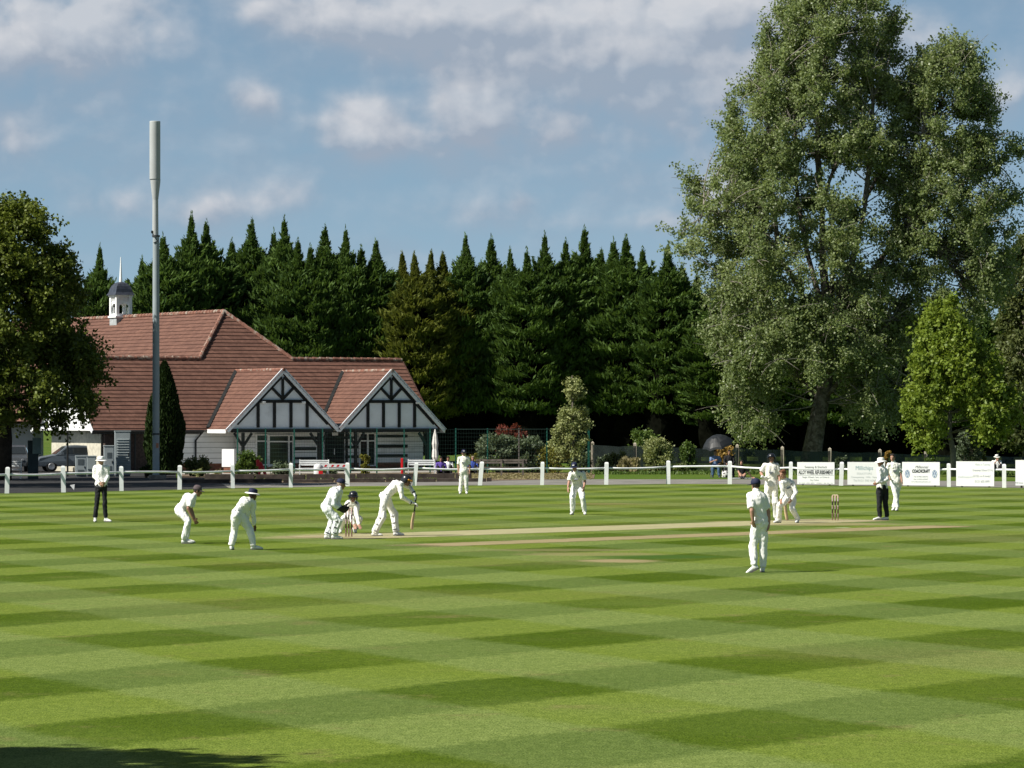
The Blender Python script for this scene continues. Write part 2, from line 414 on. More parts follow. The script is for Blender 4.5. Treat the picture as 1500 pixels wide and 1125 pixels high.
M_asph_shade = mat('asphalt_painted_shade', (0.026,0.026,0.027), 0.9, 0.25, 0.9, bump=.4, bscale=25, dirt=(0.04,0.037,0.033), dscale=0.4)  # near-black: tree shade over the left path and parking is painted in
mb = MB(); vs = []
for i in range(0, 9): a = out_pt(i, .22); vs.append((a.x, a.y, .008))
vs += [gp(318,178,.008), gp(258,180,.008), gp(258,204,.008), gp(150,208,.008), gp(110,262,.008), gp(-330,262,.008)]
mb.add(vs, [tuple(range(len(vs)))]); tag(mb.build('car_park_shade', M_asph_shade), kind='structure')
M_pave = mat('terrace_paving', (0.36,0.34,0.30), 0.9, 0.2, 1.5, dirt=(0.2,0.18,0.15), dscale=1.2)
mb = MB(); mb.add([gp(262,197.2,.016), gp(440,200,.016), gp(640,205,.016), gp(668,212,.016), gp(640,226,.016), gp(250,214,.016)], [tuple(range(6))]); tag(mb.build('terrace', M_pave), kind='structure')
# ================================================================== pavilion (local x along the front, y inward, z up)
PA = Vector((-15.27, 205, 0)); ROT = R(30)
def wpx(px, m):
    k = (px-CX)/F
    return (k*(205+.866*m)+15.27+.5*m)/(.866-.5*k)
def zpx(py, w, m): return CH+(HZ-py)*(205+.5*w+.866*m)/F
def tile_mat():
    m, nt, b = new_mat('roof_tile'); tc = nt.node('ShaderNodeTexCoord').outputs['Object']
    n = nt.noise(tc, 0.5, 5, 0.65); f = nt.noise(tc, 7.0, 4, 0.7); X, Y, Z = nt.sep(tc)
    c = nt.mix(nt.ramp(f, 0.3, 0.7), (0.118,0.060,0.044), (0.168,0.088,0.066))
    c = nt.mix(nt.ramp(n, 0.4, 0.75)*0.55, c, (0.12,0.062,0.048))
    c = nt.mix(nt.ramp(nt.noise(tc, 2.2, 6, 0.75), 0.68, 0.78)*0.8, c, (0.40,0.36,0.29))
    # single tiles: narrow upright joints and a tint of their own
    cell = nt.math('FLOOR', (X+Y)*3.2); cv = nt.noise(nt.comb(cell, nt.math('FLOOR', Z*5.2), 0.0), 3.7, 0)
    c = nt.mix(nt.ramp(cv, 0.3, 0.7), nt.mix(1.0, c, (0.86,0.84,0.84), 'MULTIPLY'), nt.mix(1.0, c, (1.12,1.1,1.08), 'MULTIPLY'))
    nt.put(b.inputs['Base Color'], c); b.inputs['Roughness'].default_value = 0.8; b.inputs['Specular IOR Level'].default_value = 0.2
    return m
M_tile = tile_mat()
M_lap_shade = mat('tile_lap_shade', (0.055,0.031,0.024), 0.95, 0.3)  # lip faces coloured dark to paint the shadow line under each course
M_ridge = mat('ridge_tile', (0.21,0.10,0.072), 0.85, 0.3, 5.0, dirt=(0.33,0.28,0.23), dscale=3, dth=(.5,.62))
M_white = mat('white_paint', (0.84,0.85,0.84), 0.5, 0.04, 1.5, dirt=(0.68,0.69,0.67), dscale=1.1)
M_render = mat('white_render', (0.74,0.79,0.83), 0.75, 0.05, 1.2, dirt=(0.62,0.66,0.69), dscale=0.8)
M_black = mat('black_timber', (0.012,0.013,0.013), 0.6, 0.3, 3.0)
M_brick = mat('brick_plinth', (0.20,0.085,0.055), 0.9, 0.35, 8.0, dirt=(0.12,0.07,0.05), dscale=2)
M_dkbrick = mat('dark_brick', (0.07,0.05,0.042), 0.9, 0.35, 8.0)
M_glass, _nt, _b = new_mat('window_glass')
_b.inputs['Base Color'].default_value = (0.02,0.024,0.026,1); _b.inputs['Roughness'].default_value = 0.06; _b.inputs['Specular IOR Level'].default_value = 0.6
M_lead = mat('lead_sheet', (0.045,0.05,0.065), 0.38, 0.25, 5, spec=0.5)
M_gutter = mat('gutter_plastic', (0.02,0.022,0.022), 0.4, 0.1)
M_curtain = mat('net_curtain', (0.25,0.25,0.24), 0.9, 0.2, 14)

pav = empty('pavilion', PA, 'white and black timbered cricket pavilion with red tiled roofs and two gables', 'pavilion', rz=ROT)
SL = 0.95; CA = math.atan(SL)
def clip(poly, lo, hi):
    def half(ps, s0, sign):
        out = []
        for i in range(len(ps)):
            a, b = ps[i], ps[(i+1) % len(ps)]
            da = (a[1]-s0)*sign; db = (b[1]-s0)*sign
            if da >= 0: out.append(a)
            if (da > 0 and db < 0) or (da < 0 and db > 0):
                t = da/(da-db); out.append((a[0]+(b[0]-a[0])*t, s0))
        return out
    p = half(poly, lo, 1)
    return half(p, hi, -1) if p else p
def slope(mb, poly, org, du, ds, nrm, course=0.30, lip=0.034):
    """courses of lapped tiles on a convex polygon given in (along, up-slope) metres"""
    org = Vector(org); du = Vector(du); ds = Vector(ds); nrm = Vector(nrm)
    s0 = min(p[1] for p in poly); s1 = max(p[1] for p in poly); k = math.floor(s0/course)
    while k*course < s1-1e-6:
        a, b = k*course, (k+1)*course
        ps = clip(poly, a, b)
        if len(ps) >= 3:
            top = [org+du*p[0]+ds*p[1]+nrm*(lip*(1-(p[1]-a)/course)+0.01) for p in ps]
            mb.mi = 0; mb.add(top, [tuple(range(len(top)))])
            low = [p for p in ps if abs(p[1]-a) < 1e-6]
            if len(low) >= 2:
                x0 = min(p[0] for p in low); x1 = max(p[0] for p in low)
                q = [org+du*x0+ds*a, org+du*x1+ds*a]; mb.mi = 1
                mb.quad(q[0]-nrm*0.03, q[1]-nrm*0.03, q[1]+nrm*(lip+0.01), q[0]+nrm*(lip+0.01))
        k += 1
cs, sn = math.cos(CA), math.sin(CA)
EZ = 2.34; EM = 2.43                               # eave height and depth of the front slope
L1 = (6.45-EM)/cs; L2 = (9.3-EM)/cs
mb = MB()
WL, WR = -6.8, 14.1
slope(mb, [(WL,-0.12),(WR,-0.12),(WR,L1),(WL,L1)], (0,EM,EZ), (1,0,0), (0,cs,sn), (0,-sn,cs))
slope(mb, [(1.42,L1),(7.12,L1),(4.27,L2)], (0,EM,EZ), (1,0,0), (0,cs,sn), (0,-sn,cs))
mb.mi = 0; zr = EZ+(6.45-EM)*SL
mb.quad((WL,6.45,zr),(WR,6.45,zr),(WR,10.6,zr-4.15*SL),(WL,10.6,zr-4.15*SL))
zh = EZ+(9.3-EM)*SL
# hall: ridge runs back from the hip point
slope(mb, [(9.3,0),(6.4,-2.88/cs),(10.2,-6.5/cs),(40,-6.5/cs),(40,0)], (4.27,0,zh), (0,1,0), (cs,0,sn), (-sn,0,cs))
mb.mi = 0; mb.add([(4.27,9.3,zh),(4.27,40,zh),(10.8,40,zh-6.5*SL),(10.8,10.2,zh-6.5*SL),(7.15,6.45,zh-2.88*SL)], [(0,4,3,2,1)])
roof = mb.build('roof', [M_tile, M_lap_shade], pav)
# two porch gables
GZ = 2.30; gab = [(0.0, 6.70), (6.72, 13.30)]
for (g0, g1) in gab:
    mid = (g0+g1)/2; hw = (g1-g0)/2; rise = 5.5-GZ; ang = math.atan2(rise, hw); c, s = math.cos(ang), math.sin(ang); Ls = rise/s
    mb = MB()
    slope(mb, [(-0.12,-0.1),(2.55,-0.1),(5.9,Ls),(-0.12,Ls)], (g0,0,GZ), (0,1,0), (c,0,s), (-s,0,c))
    slope(mb, [(-0.12,-0.1),(2.55,-0.1),(5.9,Ls),(-0.12,Ls)], (g1,0,GZ), (0,1,0), (-c,0,s), (s,0,c))
    gr = mb.build('gable_roof', [M_tile, M_lap_shade], pav)
    mb = MB(); mb.tube([(mid,-0.14,5.54),(mid,5.9,5.54)], 0.09, 8); mb.build('ridge_cap', M_ridge, gr)
    # white panel, black timbers, pale bargeboards
    mb = MB(); mb.add([(g0+0.32,0.10,GZ+.02),(g1-0.32,0.10,GZ+.02),(mid,0.10,5.30),(g0+0.32,0.2,GZ+.02),(g1-0.32,0.2,GZ+.02),(mid,0.2,5.30)], [(0,1,2),(5,4,3),(0,3,4,1),(1,4,5,2),(2,5,3,0)])
    gp_ = mb.build('gable_panel', M_render, pav)
    mb = MB(); y = 0.055
    def beam(x0, z0, x1, z1, wd=0.15): mb.bar((x0,y,z0),(x1,y,z1), wd, 0.08, (0,1,0))
    tieh = GZ+1.52; half = hw*(1-1.52/rise)
    beam(mid-half+.05, tieh, mid+half-.05, tieh, 0.17)
    for fx in (-.46,-.155,.155,.46):
        beam(mid+fx*hw*.96, GZ+0.1, mid+fx*hw*.96, min(tieh, GZ+rise*(1-abs(fx)*.96)-.12), 0.16)
    beam(mid, tieh, mid, 5.05, 0.14)
    for sx in (-1,1): beam(mid, tieh+.12, mid+sx*half*.44, tieh+(rise-1.52)*.56-.1, 0.14)
    for sx in (-1,1): beam(mid+sx*(hw-.62), GZ+.28, mid+sx*0.07, 5.13, 0.12)
    mb.box(g0+.3, g1-.3, -0.02, 0.16, GZ-0.16, GZ+.04)
    mb.build('timber_frame', M_black, gp_)
    mb = MB()
    for sx in (-1,1):
        mb.bar((mid+sx*(hw+.02),-0.05,GZ-.07),(mid+sx*0.0,-0.05,5.50), 0.24, 0.07, (0,1,0))
    mb.build('bargeboard', M_render, pav)
    # dark lead valley where the porch roof meets the long roof
    # small floodlights under the collar
    for fx in ((-.36, .36) if g0 < 1 else (.48,)):
        mb = MB(); mb.box(mid+fx*hw-.09, mid+fx*hw+.09, -0.15, 0.02, tieh-.13, tieh-.0); mb.build('flood_lamp', M_white, pav, bevel=0.02)
for (g0, g1) in gab:
    mb = MB(); a, b_ = Vector((g0-.02,2.36,GZ+.10)), Vector(((g0+g1)/2-.05,5.72,5.53)); mb.bar(a, b_, .20, .09, (-.55,-.55,.62)); mb.build('valley_lead', M_black, pav)
# lead valley between the gables, ridge and hip caps
mb = MB(); mb.add([(6.35,-.05,GZ+.32),(7.05,-.05,GZ+.32),(7.05,3,GZ+.34),(6.35,3,GZ+.34),(6.7,-.05,GZ-.02)], [(0,1,2,3),(0,4,1)])
mb.build('valley_gutter', M_lead, pav)
def caps(a, b):
    a = Vector(a); b = Vector(b); n = max(2, int((b-a).length/0.42))
    for i in range(n):
        p = a+(b-a)*(i/n); q = a+(b-a)*((i+1)/n); mb.tube([p+Vector((0,0,.015)), q], [0.125,0.105], 8)
mb = MB()
caps((WL,6.45,zr+.05),(1.5,6.45,zr+.05)); caps((7.1,6.45,zr+.05),(WR,6.45,zr+.05)); caps((4.27,9.3,zh+.05),(4.27,40,zh+.05))
caps((4.27,9.3,zh+.05),(1.40,6.43,zr+.06)); caps((4.27,9.3,zh+.05),(7.14,6.43,zr+.06))
mb.build('ridge_cap', M_ridge, pav)
# verges, fascia and gutters
mb = MB()
for wv in (WL-.04,):
    mb.bar((wv,EM-.12,EZ-.16),(wv,6.45,zr-.06), 0.22, 0.05, (1,0,0)); mb.bar((wv,10.6,zr-4.15*SL-.06),(wv,6.45,zr-.06), 0.22, 0.05, (1,0,0))
mb.build('bargeboard', M_white, pav)
mb = MB(); wv = WR+.04; mb.bar((wv,EM-.12,EZ-.16),(wv,6.45,zr-.06), 0.2, 0.05, (1,0,0)); mb.bar((wv,10.6,zr-4.15*SL-.06),(wv,6.45,zr-.06), 0.2, 0.05, (1,0,0)); mb.build('verge_board', mat('brown_board',(0.07,0.035,0.028),.8), pav)
mb = MB(); mb.tube([(WL,EM-.12,EZ-.14),(-.35,EM-.12,EZ-.14)], 0.07, 8); mb.box(WL,-.3,EM,EM+.05,EZ-.28,EZ-.06)
mb.build('gutter', M_gutter, pav)
mb = MB(); mb.box(-.08,-.02,0.05,2.35,GZ-.2,GZ+.0); mb.build('fascia', M_white, pav); mb = MB(); mb.box(13.33,13.38,0.05,2.35,GZ-.2,GZ+.0); mb.build('fascia', M_white, pav)
# end wall on the left: boarded gable in the sun over a recessed porch
mb = MB()
def boards(mb, x0, x1, y, z0, z1, out=(0,-1), h=0.29, t=0.05):
    z = z0; 
    while z < z1-.02:
        zz = min(z+h, z1)
        mb.add([(x0,y-t,z),(x1,y-t,z),(x1,y-.004,zz),(x0,y-.004,zz),(x0,y,z),(x1,y,z)], [(0,1,2,3),(4,5,1,0)])
        z += h
mb.add([(WL+.3,EM+.5,EZ),(WL+.3,10.4,EZ),(WL+.3,6.45,zr-.15)], [(0,2,1)])
mb.box(WL+.22, WL+.3, EM+.3, 10.5, EZ-.1, EZ+.08)
for k in range(7):
    yv = EM+1.3+k*.95; hgt = (4.0-abs(yv-6.45))*SL
    if hgt > .3: mb.box(WL+.255, WL+.30, yv-.05, yv+.05, EZ+.1, EZ+hgt-.2)
mb.build('end_gable', M_white, pav)
mb = MB(); mb.box(WL+.9, WL+1.0, EM+.9, 10.0, 0, EZ-.1); mb.build('end_wall', mat('cream_wall', (0.5,0.47,0.38), .8), pav)
# front walls
WY = 1.9
mb = MB()
def wspan(p0, p1, y): return wpx(p0, y), wpx(p1, y)
x0, x1 = wspan(186, 268, 2.75); mb.box(WL+.9, x1, 2.75, 3.0, 0, EZ); mb.build('brick_wall', M_dkbrick, pav)
mb = MB(); x0, x1 = wspan(262, 352, 2.6); mb.box(x0, x1, 2.62, 2.85, 0.45, EZ+.05); boards(mb, x0, x1, 2.62, 0.45, EZ)
xa, xb = wspan(352, 627, WY); xb = 13.0
mb.box(xa-.1, xb, WY+.02, WY+.25, 0.45, EZ+.05); boards(mb, xa-.1, xb, WY+.02, 0.45, EZ)
mb.box(xb-.2, xb, WY+.25, 10.3, 0, EZ)
mb.mi = 1
for X0, X1, yy in ((x0, x1, 2.62), (xa-.1, xb, WY+.02)):      # open laps between the boards
    z = .45+.29
    while z < EZ-.02: mb.box(X0, X1, yy-.012, yy-.0, z-.022, z+.0); z += .29
mb.build('boarded_wall', [M_white, mat('board_lap',(0.10,0.105,0.105),.9)], pav)
mb = MB(); mb.box(x0, x1, 2.57, 2.88, 0, 0.45); mb.box(xa-.14, xb+.03, WY-.04, WY+.28, 0, 0.45); mb.build('plinth', M_brick, pav)
mb = MB()
for (p0, p1, y0, y1) in [(430,466,640,644.5),(430,462,655,659.5),(430,462,669.5,673),(551,596,637.5,641),(551,596,651.5,656),(551,596,665.5,669.5)]:
    a, b_ = wspan(p0, p1, WY); mb.box(a, b_, WY-.09, WY-.02, zpx(y1,a,WY), zpx(y0,a,WY))
for p0 in (470,507,520): 
    a = wpx(p0, WY); mb.box(a-.06, a+.06, WY-.10, WY-.02, 0.45, EZ-.02)
for (p0, p1, y0, y1) in [(470,520,640,643),(505,524,653,657),(505,524,667,671)]:
    a, b_ = wspan(p0, p1, WY); mb.box(a, b_, WY-.085, WY-.03, zpx(y1,a,WY), zpx(y0,a,WY))
mb.build('timber_frame', M_black, pav)
def window(p0, p1, y0, y1, mull, trans=None, fm=M_white, glass=M_glass, blind=None, dpt=WY, nm='window'):
    a, b_ = wspan(p0, p1, dpt); z0, z1 = zpx(y1,a,dpt), zpx(y0,a,dpt); t = 0.07
    mb = MB(); Y0, Y1 = dpt-.13, dpt-.035
    mb.box(a,a+t,Y0,Y1,z0,z1); mb.box(b_-t,b_,Y0,Y1,z0,z1); mb.box(a+t,b_-t,Y0,Y1,z1-t,z1); mb.box(a+t,b_-t,Y0,Y1,z0,z0+t)
    for q in mull: x = a+(b_-a)*q; mb.box(x-.04,x+.04,Y0+.003,Y1-.003,z0+t,z1-t)
    if trans: zt = z0+(z1-z0)*trans; mb.box(a+t,b_-t,Y0+.006,Y1-.006,zt-.035,zt+.035)
    f = mb.build(nm, fm, pav)
    mb = MB(); mb.box(a+t,b_-t,dpt-.06,dpt-.03,z0+t,z1-t); mb.build('pane', glass, f)
    if nm == 'window' and p1-p0 > 30:
        mb = MB(); mb.box(a-.06,b_+.06,dpt-.2,dpt-.10,z0-.07,z0-.0); mb.build('sill', fm, f)
    if blind:
        mb = MB(); mb.box(a+t+.01,b_-t-.01,dpt-.064,dpt-.061,z0+(z1-z0)*blind,z1-t); mb.build('blind', M_curtain, f)
    return f
window(373.5, 392, 636, 682, (), .78, blind=.0)
window(392, 429, 637, 682, (.81,), .78)
window(525, 549, 634, 683, (.52,), .76)
# dark double door
a, b_ = wspan(475, 503, WY); d_ = MB(); d_.box(a, b_, WY-.11, WY-.03, 0.12, zpx(633,a,WY)); dr = d_.build('door', mat('dark_door', (0.012,0.014,0.014), .35), pav)
d_ = MB()
for q0, q1 in ((.08,.46),(.54,.92)): d_.box(a+(b_-a)*q0, a+(b_-a)*q1, WY-.135, WY-.112, .7, 1.85)
d_.build('pane', M_glass, dr)
d_ = MB(); d_.tube([(a+(b_-a)*.44,WY-.2,.9),(a+(b_-a)*.44,WY-.2,1.25)], .02); d_.build('handle', M_white, dr)
d_ = MB(); x = (a+b_)/2; d_.box(x-.18, x+.18, WY-.16, WY-.115, 1.95, 2.12); d_.build('door_sign', M_white, pav)
# veranda posts with Y braces, and the dark end post
for px in (356, 467, 521):
    x = wpx(px, .1); mb = MB(); mb.box(x-.07, x+.07, .03, .17, 0, GZ-.17)
    for sx in (-1,1): mb.bar((x+sx*.06,.1,1.45),(x+sx*.52,.1,GZ-.2), .12, .1, (0,1,0))
    mb.build('veranda_post', M_black, pav)
mb = MB(); x = wpx(629.5,.1); mb.box(x-.2,x+.2,.0,.3,0,GZ-.17); mb.bar((x-.2,.1,1.4),(x-.68,.1,GZ-.2),.13,.12,(0,1,0)); mb.build('veranda_post', mat('dark_green_timber',(0.012,0.035,0.028),.5), pav)
mb = MB(); x = wpx(289, 2.3); mb.tube([(x-.0,2.5,.1),(x,2.5,1.7),(x+.35,2.4,2.15),(x+.4,2.33,2.25)], .055, 8); mb.build('drainpipe', M_gutter, pav)
x = wpx(198, 2.6); mb = MB(); mb.tube([(x,2.6,.1),(x,2.6,2.2)], .05, 8); mb.build('drainpipe', M_gutter, pav)
# white notice box on the boards
dn = 201.0; nb = empty('notice_cabinet', (gx(334,dn),dn,0), 'bright white box on a low brick pier by the boarded wall left of the gables', 'cabinet', rz=R(-14))
hw_ = (gx(344,dn)-gx(325,dn))/2; mb = MB(); mb.box(-hw_, hw_, 0, .35, at(0,684,dn).z, at(0,658,dn).z); mb.build('box', mat('bright_white', (0.86,0.86,0.86), .4, .02), nb, bevel=.01)
mb = MB(); mb.box(-hw_*.75, hw_*.75, .03, .32, 0, at(0,684,dn).z); mb.build('pier', M_brick, nb)
# cupola on the hall ridge
cx, cy, zb = 4.27, 23.4, zh-.9
mb = MB(); mb.box(cx-.5, cx+.5, cy-.5, cy+.5, zb, zh+.0); cu = mb.build('cupola', mat('weathered_board', (0.34,0.36,0.37), .7, .2, 4), pav)
mb = MB(); z0 = zh+.0
mb.box(cx-.58,cx+.58,cy-.58,cy+.58,z0,z0+.1)
for sx in (-1,1):
    for sy in (-1,1): mb.box(cx+sx*.42-.09,cx+sx*.42+.09,cy+sy*.42-.09,cy+sy*.42+.09,z0+.1,z0+1.25)
for k in range(4):
    rot = Matrix.Rotation(k*math.pi/2, 4, 'Z')
    def P(x, y, z): q = rot @ Vector((x, y, z)); return (cx+q.x, cy+q.y, z0+q.z)
    def bx(x0,x1,za,zb_,y0=-.47,y1=-.40):
        vs = [P(x,y,z) for z in (za,zb_) for x,y in ((x0,y0),(x1,y0),(x1,y1),(x0,y1))]
        mb.add(vs, [(0,3,2,1),(4,5,6,7),(0,1,5,4),(1,2,6,5),(2,3,7,6),(3,0,4,7)])
    bx(-.33,.33,.98,1.25,-.40,-.36)
    for i in range(7): bx(-.32+i*.096,-.29+i*.096,1.0,1.22,-.46,-.405)
    for i in range(8):                              # scalloped arch
        a0 = math.pi*i/8; a1 = math.pi*(i+1)/8
        pts = [(.33*math.cos(a0),.55+.33*math.sin(a0)*.9),(.33*math.cos(a1),.55+.33*math.sin(a1)*.9)]
        mb.add([P(pts[0][0],-.43,pts[0][1]),P(pts[1][0],-.43,pts[1][1]),P(pts[1][0],-.43,.98),P(pts[0][0],-.43,.98)], [(0,1,2,3)])
    bx(-.33,.33,.1,.24)
    mb.bar(P(0,-.43,.24),P(0,-.43,.62),.05,.04,(1,0,0))
mb.box(cx-.56,cx+.56,cy-.56,cy+.56,z0+1.25,z0+1.34)
mb.build('lantern', M_white, cu)
mb = MB(); prof = [(.66,1.34),(.60,1.41),(.54,1.52),(.50,1.70),(.43,1.88),(.30,2.04),(.14,2.12),(.04,2.15)]
mb.loft([(Vector((cx,cy,z0+z)), Vector((r*1.414*math.cos(R(45)),r*1.414*math.sin(R(45)),0)), Vector((-r*1.414*math.sin(R(45)),r*1.414*math.cos(R(45)),0))) for r,z in prof], 4)
mb.build('dome', M_lead, cu)
mb = MB(); mb.tube([(cx,cy,z0+2.1),(cx,cy,z0+2.5),(cx,cy,z0+3.62)], [.10,.075,.02], 8); mb.build('spike', M_white, cu)

# ================================================================== boundary fence: posts and sagging tubular rail
M_post = mat('fence_white', (0.84,0.85,0.85), 0.55, 0.06, 3, dirt=(0.6,0.6,0.55), dscale=5, dth=(.58,.75))
fen = empty('boundary_fence', (0,170,0), 'low white post and rail fence running along the far boundary of the cricket field', 'fence')
tops = {}
for i, (px, py) in enumerate(FENCE):
    p = fence_pts[i]; h = 1.02+random.uniform(-.03,.03); lean = random.uniform(-.02,.035); t = .085+random.uniform(-.005,.008)
    if px == 703 or px == 607: lean = .09
    mb = MB(); ang = math.atan2(p.y-0, p.x)-math.pi/2
    zs = [(0,t),(h-.07,t),(h-.015,t*.85),(h,t*.4)]
    mb.loft([(p+Vector((lean*z/h,0,z)), Vector((r*1.414*math.cos(ang+R(45)),r*1.414*math.sin(ang+R(45)),0)), Vector((-r*1.414*math.sin(ang+R(45)),r*1.414*math.cos(ang+R(45)),0))) for z,r in zs], 4)
    mb.build('post', M_post, fen, org=(0,170,0))
    tops[i] = p+Vector((lean*.75, 0, h*.73+random.uniform(-.05,.05)))
for i in range(len(FENCE)-1):
    a, b_ = tops[i], tops[i+1]; sag = random.uniform(-.01,.07)
    pts = [a+(b_-a)*t+Vector((0,0,-sag*4*t*(1-t))) for t in (0,.25,.5,.75,1)]
    mb = MB(); mb.tube(pts, 0.042, 8); mb.build('rail', M_post, fen, org=(0,170,0), smooth=True)

# ================================================================== advertising boards
M_board = mat('board_white', (0.80,0.80,0.80), 0.45, 0.02, 1.0)
M_ink = mat('ink_black', (0.05,0.055,0.06), 0.6, 0.1); M_inkg = mat('ink_faded', (0.24,0.26,0.27), 0.6, 0.1); M_inkf = mat('ink_pale', (0.46,0.50,0.50), 0.6, 0.05)
M_teal = mat('ink_teal', (0.20,0.33,0.35), 0.6, 0.1); M_badge = mat('badge_blue', (0.16,0.22,0.34), 0.4, 0.1); M_badgew = mat('badge_silver', (0.55,0.62,0.70), 0.4, 0.1)
M_green = mat('sign_green', (0.01,0.06,0.04), 0.5)
def text(s, name, x, z, size, m, parent, wid=None, shear=0.0, off=0.0, al='CENTER', y=-.032):
    cu = bpy.data.curves.new('t', 'FONT'); cu.body = s; cu.size = size; cu.align_x = al; cu.shear = shear; cu.offset = off; cu.extrude = .0015; cu.resolution_u = 3
    t = bpy.data.objects.new('t', cu); work.collection.objects.link(t); dg = work_graph()
    me = bpy.data.meshes.new_from_object(t.evaluated_get(dg)); bpy.data.objects.remove(t)
    me.materials.clear(); me.materials.append(m)
    o = link(name, me, parent)
    xs = [v.co.x for v in me.vertices]
    k = wid/(max(xs)-min(xs)) if wid and xs else 1
    for v in me.vertices: v.co = Vector((x+v.co.x*k, y-v.co.z, z+v.co.y))
    return o
def board(p0, p1, ytop, ybot, d, label, rz=0):
    x0, x1 = gx(p0,d), gx(p1,d); W = x1-x0; zb = max(0.06, at(0,ybot,d).z); H = at(0,ytop,d).z-zb
    for a, b_ in zip(fence_pts, fence_pts[1:]):      # hang it along the fence, a hand's breadth in front
        if CX+a.x*F/a.y <= (p0+p1)/2 <= CX+b_.x*F/b_.y:
            t_ = ((p0+p1)/2-CX-a.x*F/a.y)/(b_.x*F/b_.y-a.x*F/a.y); rz = math.atan2(b_.y-a.y, b_.x-a.x)*.5
            if abs((p0+p1)/2-CX) > 0: d = a.y+(b_.y-a.y)*t_-.34-abs(rz)*.5
    x0, x1 = gx(p0,d), gx(p1,d); W = x1-x0; zb = max(0.06, at(0,ybot,d).z); H = at(0,ytop,d).z-zb
    b = empty('advertising_board', ((x0+x1)/2, d, 0), label, 'sign', 'advertising boards on the boundary fence', rz)
    mb = MB(); mb.box(-W/2, W/2, -.015, .015, zb, zb+H); pn = mb.build('panel', M_board, b)
    mb = MB(); mb.box(-W/2+.02, W/2-.02, .016, .05, zb+H-.06, zb+H-.01); mb.box(-W/2+.02, W/2-.02, .016, .05, zb+.08, zb+.14)
    for sx in (-1,1): mb.box(sx*W*.36-.035, sx*W*.36+.035, .051, .11, 0, zb+H+.02)
    mb.build('batten', mat('batten_wood', (0.12,0.10,0.08), .8), b)
    return b, W, H, zb
Y = -.018
b, W, H, zb = board(1167.2,1223,677,711,row(711.3)-.35,'white advertising board offering alloy wheel refurbishment below the big leaning tree')
def tl(b, W, H, zb, s, fx, fz, h, m, wid, **k): return text(s, 'lettering', (fx-.5)*W, zb+(1-fz)*H, h*H, m, b, wid*W, y=Y, **k)
tl(b,W,H,zb,'Sweeney & Sherlock',.5,.27,.15,M_ink,.60)
tl(b,W,H,zb,'ALLOY WHEEL REFURBISHMENT',.5,.545,.25,M_ink,.93,off=.008)
tl(b,W,H,zb,'Single Wheels, Sets, or Drive in',.5,.72,.11,M_inkg,.72)
tl(b,W,H,zb,'Any Colour',.47,.85,.11,M_inkg,.24)
tl(b,W,H,zb,'01902 405 800   07801 40 20 10',.5,.975,.06,M_inkg,.9)
mb = MB()
for fz in (.33,.59): mb.box(-W*.48, W*.48, Y-.003, Y, zb+(1-fz)*H-.006, zb+(1-fz)*H+.006)
mb.build('rule_line', M_inkg, b)
b, W, H, zb = board(1241.3,1296.5,676.8,711.3,row(712)-.35,'white advertising board with faded teal lettering behind the umpire in dark trousers')
tl(b,W,H,zb,'Millichips',.45,.35,.26,M_teal,.46)
tl(b,W,H,zb,'SOLICITORS',.45,.55,.12,M_inkf,.40)
tl(b,W,H,zb,'Conveyancing   Wills   Family',.46,.70,.10,M_inkf,.72)
tl(b,W,H,zb,'Tel 0121 500 6060',.46,.86,.13,M_inkf,.60)
b, W, H, zb = board(1320.8,1377.3,676.8,712.6,row(713.1)-.35,'white advertising board with two round blue badges either side of black lettering')
tl(b,W,H,zb,'Millennial',.52,.27,.17,M_ink,.34,shear=.2)
tl(b,W,H,zb,'COACHCRAFT',.5,.455,.19,M_ink,.48,shear=.15,off=.012)
tl(b,W,H,zb,'Tel: 01902 606773',.5,.66,.085,M_inkg,.38)
tl(b,W,H,zb,'Fax: 01902 635447',.5,.77,.085,M_inkg,.38)
tl(b,W,H,zb,'www.millennialcoachcraft.co.uk',.5,.87,.07,M_inkg,.52)
for fx in (.14,.865):
    mb = MB(); cx, cz, r = (fx-.5)*W, zb+(1-.51)*H, .115
    n = 28
    def disc(r0, r1, y):
        vs = []
        for k in range(n): t = 2*math.pi*k/n; vs += [(cx+r0*math.cos(t), y, cz+r0*1.55*math.sin(t)), (cx+r1*math.cos(t), y, cz+r1*1.55*math.sin(t))]
        mb.add(vs, [(2*k, 2*((k+1)%n), 2*((k+1)%n)+1, 2*k+1) for k in range(n)])
    mb.mi = 0; disc(0.0, r, Y-.001); mb.mi = 1; disc(r*.86, r*.95, Y-.004)
    def st(x0, z0, x1, z1): mb.bar((cx+x0*r, Y-.005, cz+z0*r*1.55), (cx+x1*r, Y-.005, cz+z1*r*1.55), .026, .004, (0,1,0))
    st(-.42,.72,-.0,.06); st(.42,.72,.0,.06); st(-.78,.32,-.36,-.72); st(.78,.32,.36,-.72); st(-.36,-.72,0,-.02); st(.36,-.72,0,-.02)
    mb.build('badge', [M_badge, M_badgew], b)
b, W, H, zb = board(1400,1457,675.8,712,row(713.6)-.35,'white advertising board for grammar school tutoring beside the seated man in the white hat')
tl(b,W,H,zb,'Maths in Tutoring',.70,.17,.13,M_inkf,.40)
tl(b,W,H,zb,'Grammar School (11+)',.70,.40,.13,M_inkg,.53)
tl(b,W,H,zb,'GCSEs or A levels?',.68,.64,.14,M_inkg,.46)
tl(b,W,H,zb,'0121 605 8991',.70,.86,.14,M_inkg,.40)
tl(b,W,H,zb,'mathsupport',.25,.67,.13,M_inkf,.40)
b, W, H, zb = board(1487,1546,674,711.3,row(714.5)-.35,'white advertising board with a dark green block, cut off at the right edge')
mb = MB(); mb.box(-.26*W, .2*W, Y-.003, Y, zb+H*.42, zb+H*.92); mb.build('green_block', M_green, b)
